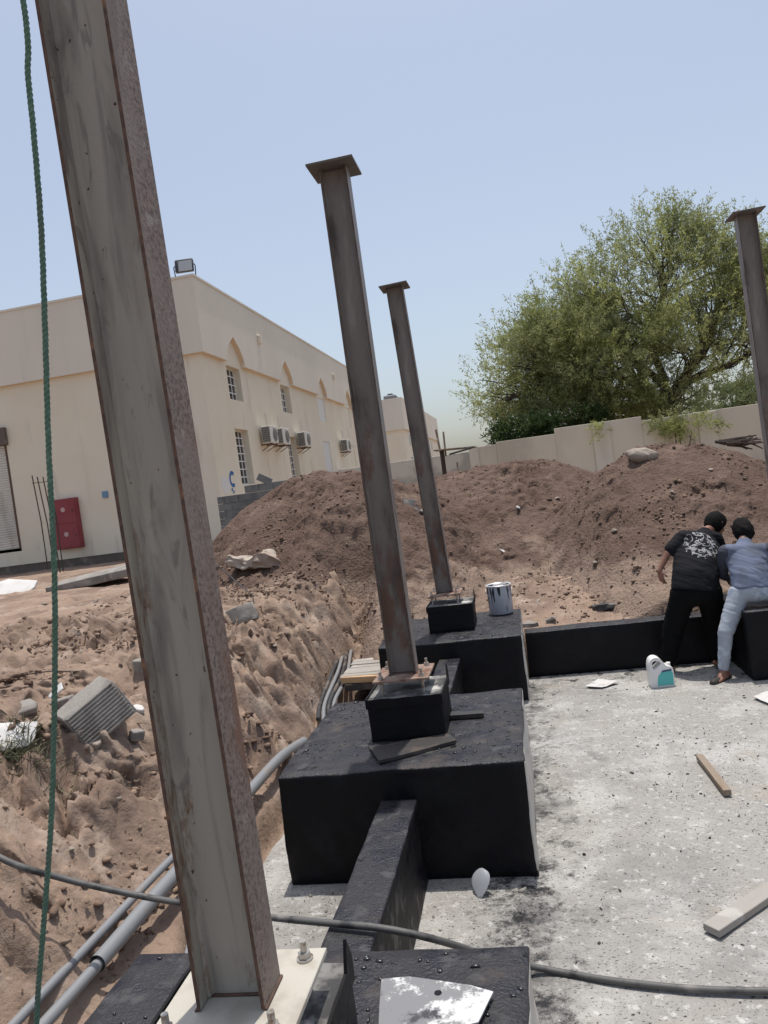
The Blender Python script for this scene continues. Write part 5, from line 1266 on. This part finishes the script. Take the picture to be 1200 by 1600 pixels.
# --- man in black
t = person('man in black printed T-shirt and black trousers bending over the beam', (1.75, 9.25, 0))
hp = Vector((1.83, 9.18, 0.97)); ch = Vector((1.98, 9.48, 1.40)); nk = Vector((2.13, 9.64, 1.57)); hc = Vector((2.26, 9.75, 1.625))
shL = Vector((1.82, 9.50, 1.53)); elL = Vector((1.625, 9.42, 1.40)); wrL = Vector((1.485, 9.37, 1.19))
shR = Vector((2.20, 9.62, 1.46)); elR = Vector((2.32, 9.80, 1.22)); wrR = Vector((2.22, 9.92, 1.00))
hd_, hair_, fr = headprims(hc, (0.75, 0.45, -0.45), (0.35, 0.3, 0.9))
skin = hd_ + [('c', nk, hc + Vector((-0.03, -0.03, -0.03)), 0.06, 0.055), ('c', ch, nk, 0.10, 0.06), ('c', hp, ch, 0.10, 0.12),
    ('c', shL, elL, 0.05, 0.044), ('c', elL, wrL, 0.044, 0.029), ('c', shR, elR, 0.05, 0.043), ('c', elR, wrR, 0.043, 0.028), ('c', ch, shL, 0.08, 0.05), ('c', ch, shR, 0.08, 0.05)]
skin += hand(wrL, (0.12, 0.05, -0.9), (0.7, 0.5, 0.1), (0.1, -0.8, 0.0), 1.0, 0.6) + hand(wrR, (0.1, 0.1, -0.9), (-0.6, -0.3, 0.2), (0.1, 0.8, 0), 1.0, 0.7)
fL, fR = Vector((1.46, 9.28, 0.10)), Vector((2.03, 9.36, 0.10))
kL, kR = Vector((1.545, 9.26, 0.52)), Vector((2.02, 9.34, 0.52)); hL, hR = Vector((1.69, 9.18, 0.92)), Vector((1.97, 9.20, 0.92))
skin += [('c', hp, hL, 0.09, 0.09), ('c', hp, hR, 0.09, 0.09), ('c', hL, kL, 0.075, 0.055), ('c', kL, fL, 0.052, 0.036), ('c', hR, kR, 0.075, 0.055), ('c', kR, fR, 0.052, 0.036)]
skin += foot(fL, (1.52, 9.50, 0.0)) + foot(fR, (2.02, 9.53, 0.0))
part(t, blob(skin, 0.0075, 4), 'body', m_skin)
me = blob(hair_, 0.011, 2); wrinkle(me, 0.008, 26, 4, (1, 1, 1)); part(t, me, 'hair', m_hair)
sp1 = hp + Vector((0.0, 0.02, 0.10))
def along(pts, t):
    q = catmull(pts, 10); return Vector(q[min(int(t * (len(q) - 1)), len(q) - 1)])
spn = [tuple(hp + Vector((-0.01, 0.0, -0.03))), tuple(hp + Vector((0.03, 0.06, 0.16))), tuple(ch), tuple(nk)]
shirt = [('l', [(along(spn, t_), rx, ry) for t_, rx, ry in ((0.0, 0.275, 0.185), (0.12, 0.27, 0.18), (0.3, 0.262, 0.172), (0.5, 0.262, 0.16), (0.66, 0.265, 0.145), (0.8, 0.20, 0.115), (0.92, 0.11, 0.085), (1.0, 0.075, 0.07))], (1, 0.12, 0.0)),
    ('c', shL + Vector((0.03, 0, -0.01)), shR, 0.10, 0.10), ('c', shL, shL + (elL - shL) * 0.82, 0.098, 0.082), ('c', shR, shR + (elR - shR) * 0.8, 0.098, 0.08)]
me = blob(shirt, 0.013, 7); wrinkle(me, 0.016, 5.5, 3); part(t, me, 'shirt', m_tee)
trs = [('e', tuple(hp + Vector((0, 0, -0.05))), (0.255, 0.175, 0.15), (0.2, 0.05, 0.1)), ('c', hL, kL, 0.15, 0.125), ('c', kL, fL + Vector((0, 0, 0.05)), 0.123, 0.092), ('c', hR, kR, 0.15, 0.125), ('c', kR, fR + Vector((0, 0, 0.05)), 0.123, 0.092)]
me = blob(trs, 0.013, 6); wrinkle(me, 0.014, 6, 5); part(t, me, 'trousers', m_track)
for f_, d in ((fL, (0.06, 0.22)), (fR, (-0.01, 0.17))):
    part(t, blob([('c', (f_.x - d[0] * 0.2, f_.y - d[1] * 0.2, 0.004), (f_.x + d[0] * 0.9, f_.y + d[1] * 0.9, 0.004), 0.04, 0.045)], 0.01, 2), 'sandal', m_sandal)
# --- man in blue
t = person('man in slate blue long sleeved shirt and light jeans bending over', (2.0, 8.85, 0))
hp = Vector((2.36, 8.93, 0.95)); ch = Vector((2.40, 9.16, 1.29)); nk = Vector((2.43, 9.28, 1.46)); hc = Vector((2.46, 9.40, 1.53))
shL = Vector((2.19, 9.16, 1.36)); elL = Vector((2.155, 9.28, 1.09)); wrL = Vector((2.26, 9.50, 1.00))
shR = Vector((2.63, 9.16, 1.33)); elR = Vector((2.83, 9.30, 1.16)); wrR = Vector((2.66, 9.52, 1.06))
hd_, hair_, fr = headprims(hc, (-0.1, 0.85, -0.5), (0.0, 0.5, 0.86))
fL = Vector((1.955, 8.84, 0.10)); kL = Vector((2.015, 8.83, 0.52)); hL = Vector((2.22, 8.93, 0.90))
hR = Vector((2.50, 8.94, 0.90)); kR = Vector((2.78, 8.96, 0.85)); fR = Vector((2.88, 8.58, 0.86))
skin = hd_ + [('c', nk, hc + Vector((0, -0.03, -0.03)), 0.056, 0.052), ('c', ch, nk, 0.10, 0.056), ('c', hp, ch, 0.09, 0.11), ('c', ch, shL, 0.08, 0.045), ('c', ch, shR, 0.08, 0.045),
    ('c', shL, elL, 0.046, 0.04), ('c', elL, wrL, 0.04, 0.027), ('c', shR, elR, 0.046, 0.04), ('c', elR, wrR, 0.04, 0.027), ('c', hp, hL, 0.09, 0.09), ('c', hp, hR, 0.09, 0.09), ('c', hL, kL, 0.07, 0.05), ('c', kL, fL, 0.048, 0.034), ('c', hR, kR, 0.07, 0.05), ('c', kR, fR, 0.048, 0.034)]
skin += hand(wrL, (0.4, 0.6, -0.6), (0.6, 0.0, -0.5), (0, 0.2, 0.8), 0.95, 0.6) + hand(wrR, (-0.3, 0.6, -0.6), (-0.6, 0.0, -0.5), (0, 0.2, 0.8), 0.95, 0.6)
skin += foot(fL, (1.77, 8.66, 0.0)) + [('c', fR, fR + Vector((0.02, -0.16, 0.0)), 0.036, 0.026)]
part(t, blob(skin, 0.0075, 4), 'body', m_skin)
me = blob(hair_ + [('c', hc + Vector((0, -0.06, 0.02)), hc + Vector((0, 0.02, 0.075)), 0.095, 0.098)], 0.011, 2); wrinkle(me, 0.014, 20, 6, (1, 1, 1)); part(t, me, 'hair', m_hair)
spn = [tuple(hp + Vector((0.0, 0.0, -0.01))), tuple(hp + Vector((0.01, 0.06, 0.14))), tuple(ch), tuple(nk)]
shirt = [('l', [(along(spn, t_), rx, ry) for t_, rx, ry in ((0.0, 0.215, 0.155), (0.15, 0.205, 0.15), (0.33, 0.20, 0.14), (0.5, 0.215, 0.135), (0.66, 0.235, 0.13), (0.82, 0.18, 0.105), (0.93, 0.095, 0.08), (1.0, 0.07, 0.065))], (1, 0, 0)), ('c', shL + Vector((0.03, 0, 0)), shR - Vector((0.03, 0, 0)), 0.085, 0.085)]
me = blob(shirt, 0.012, 7); wrinkle(me, 0.015, 6, 13); part(t, me, 'shirt', m_blue)
for a_, b_, c_ in ((shL, elL, wrL), (shR, elR, wrR)):
    me = blob([('c', a_, b_, 0.082, 0.062), ('c', b_, c_ - (c_ - b_) * 0.08, 0.062, 0.044)], 0.011, 5); wrinkle(me, 0.012, 9, 15); part(t, me, 'sleeve', m_sleeve)
trs = [('e', tuple(hp + Vector((0.0, 0, -0.02))), (0.205, 0.15, 0.14), (0.2, 0.0, 0)), ('c', hL, kL, 0.118, 0.085), ('c', kL, fL + Vector((0, 0, 0.04)), 0.082, 0.062), ('c', hR, kR, 0.118, 0.085), ('c', kR, fR, 0.082, 0.062)]
me = blob(trs, 0.012, 6); wrinkle(me, 0.013, 7, 17); part(t, me, 'jeans', m_jean)
part(t, blob([('c', (2.0, 8.88, 0.006), (1.80, 8.69, 0.006), 0.042, 0.046)], 0.01, 2), 'sandal', m_sandal)
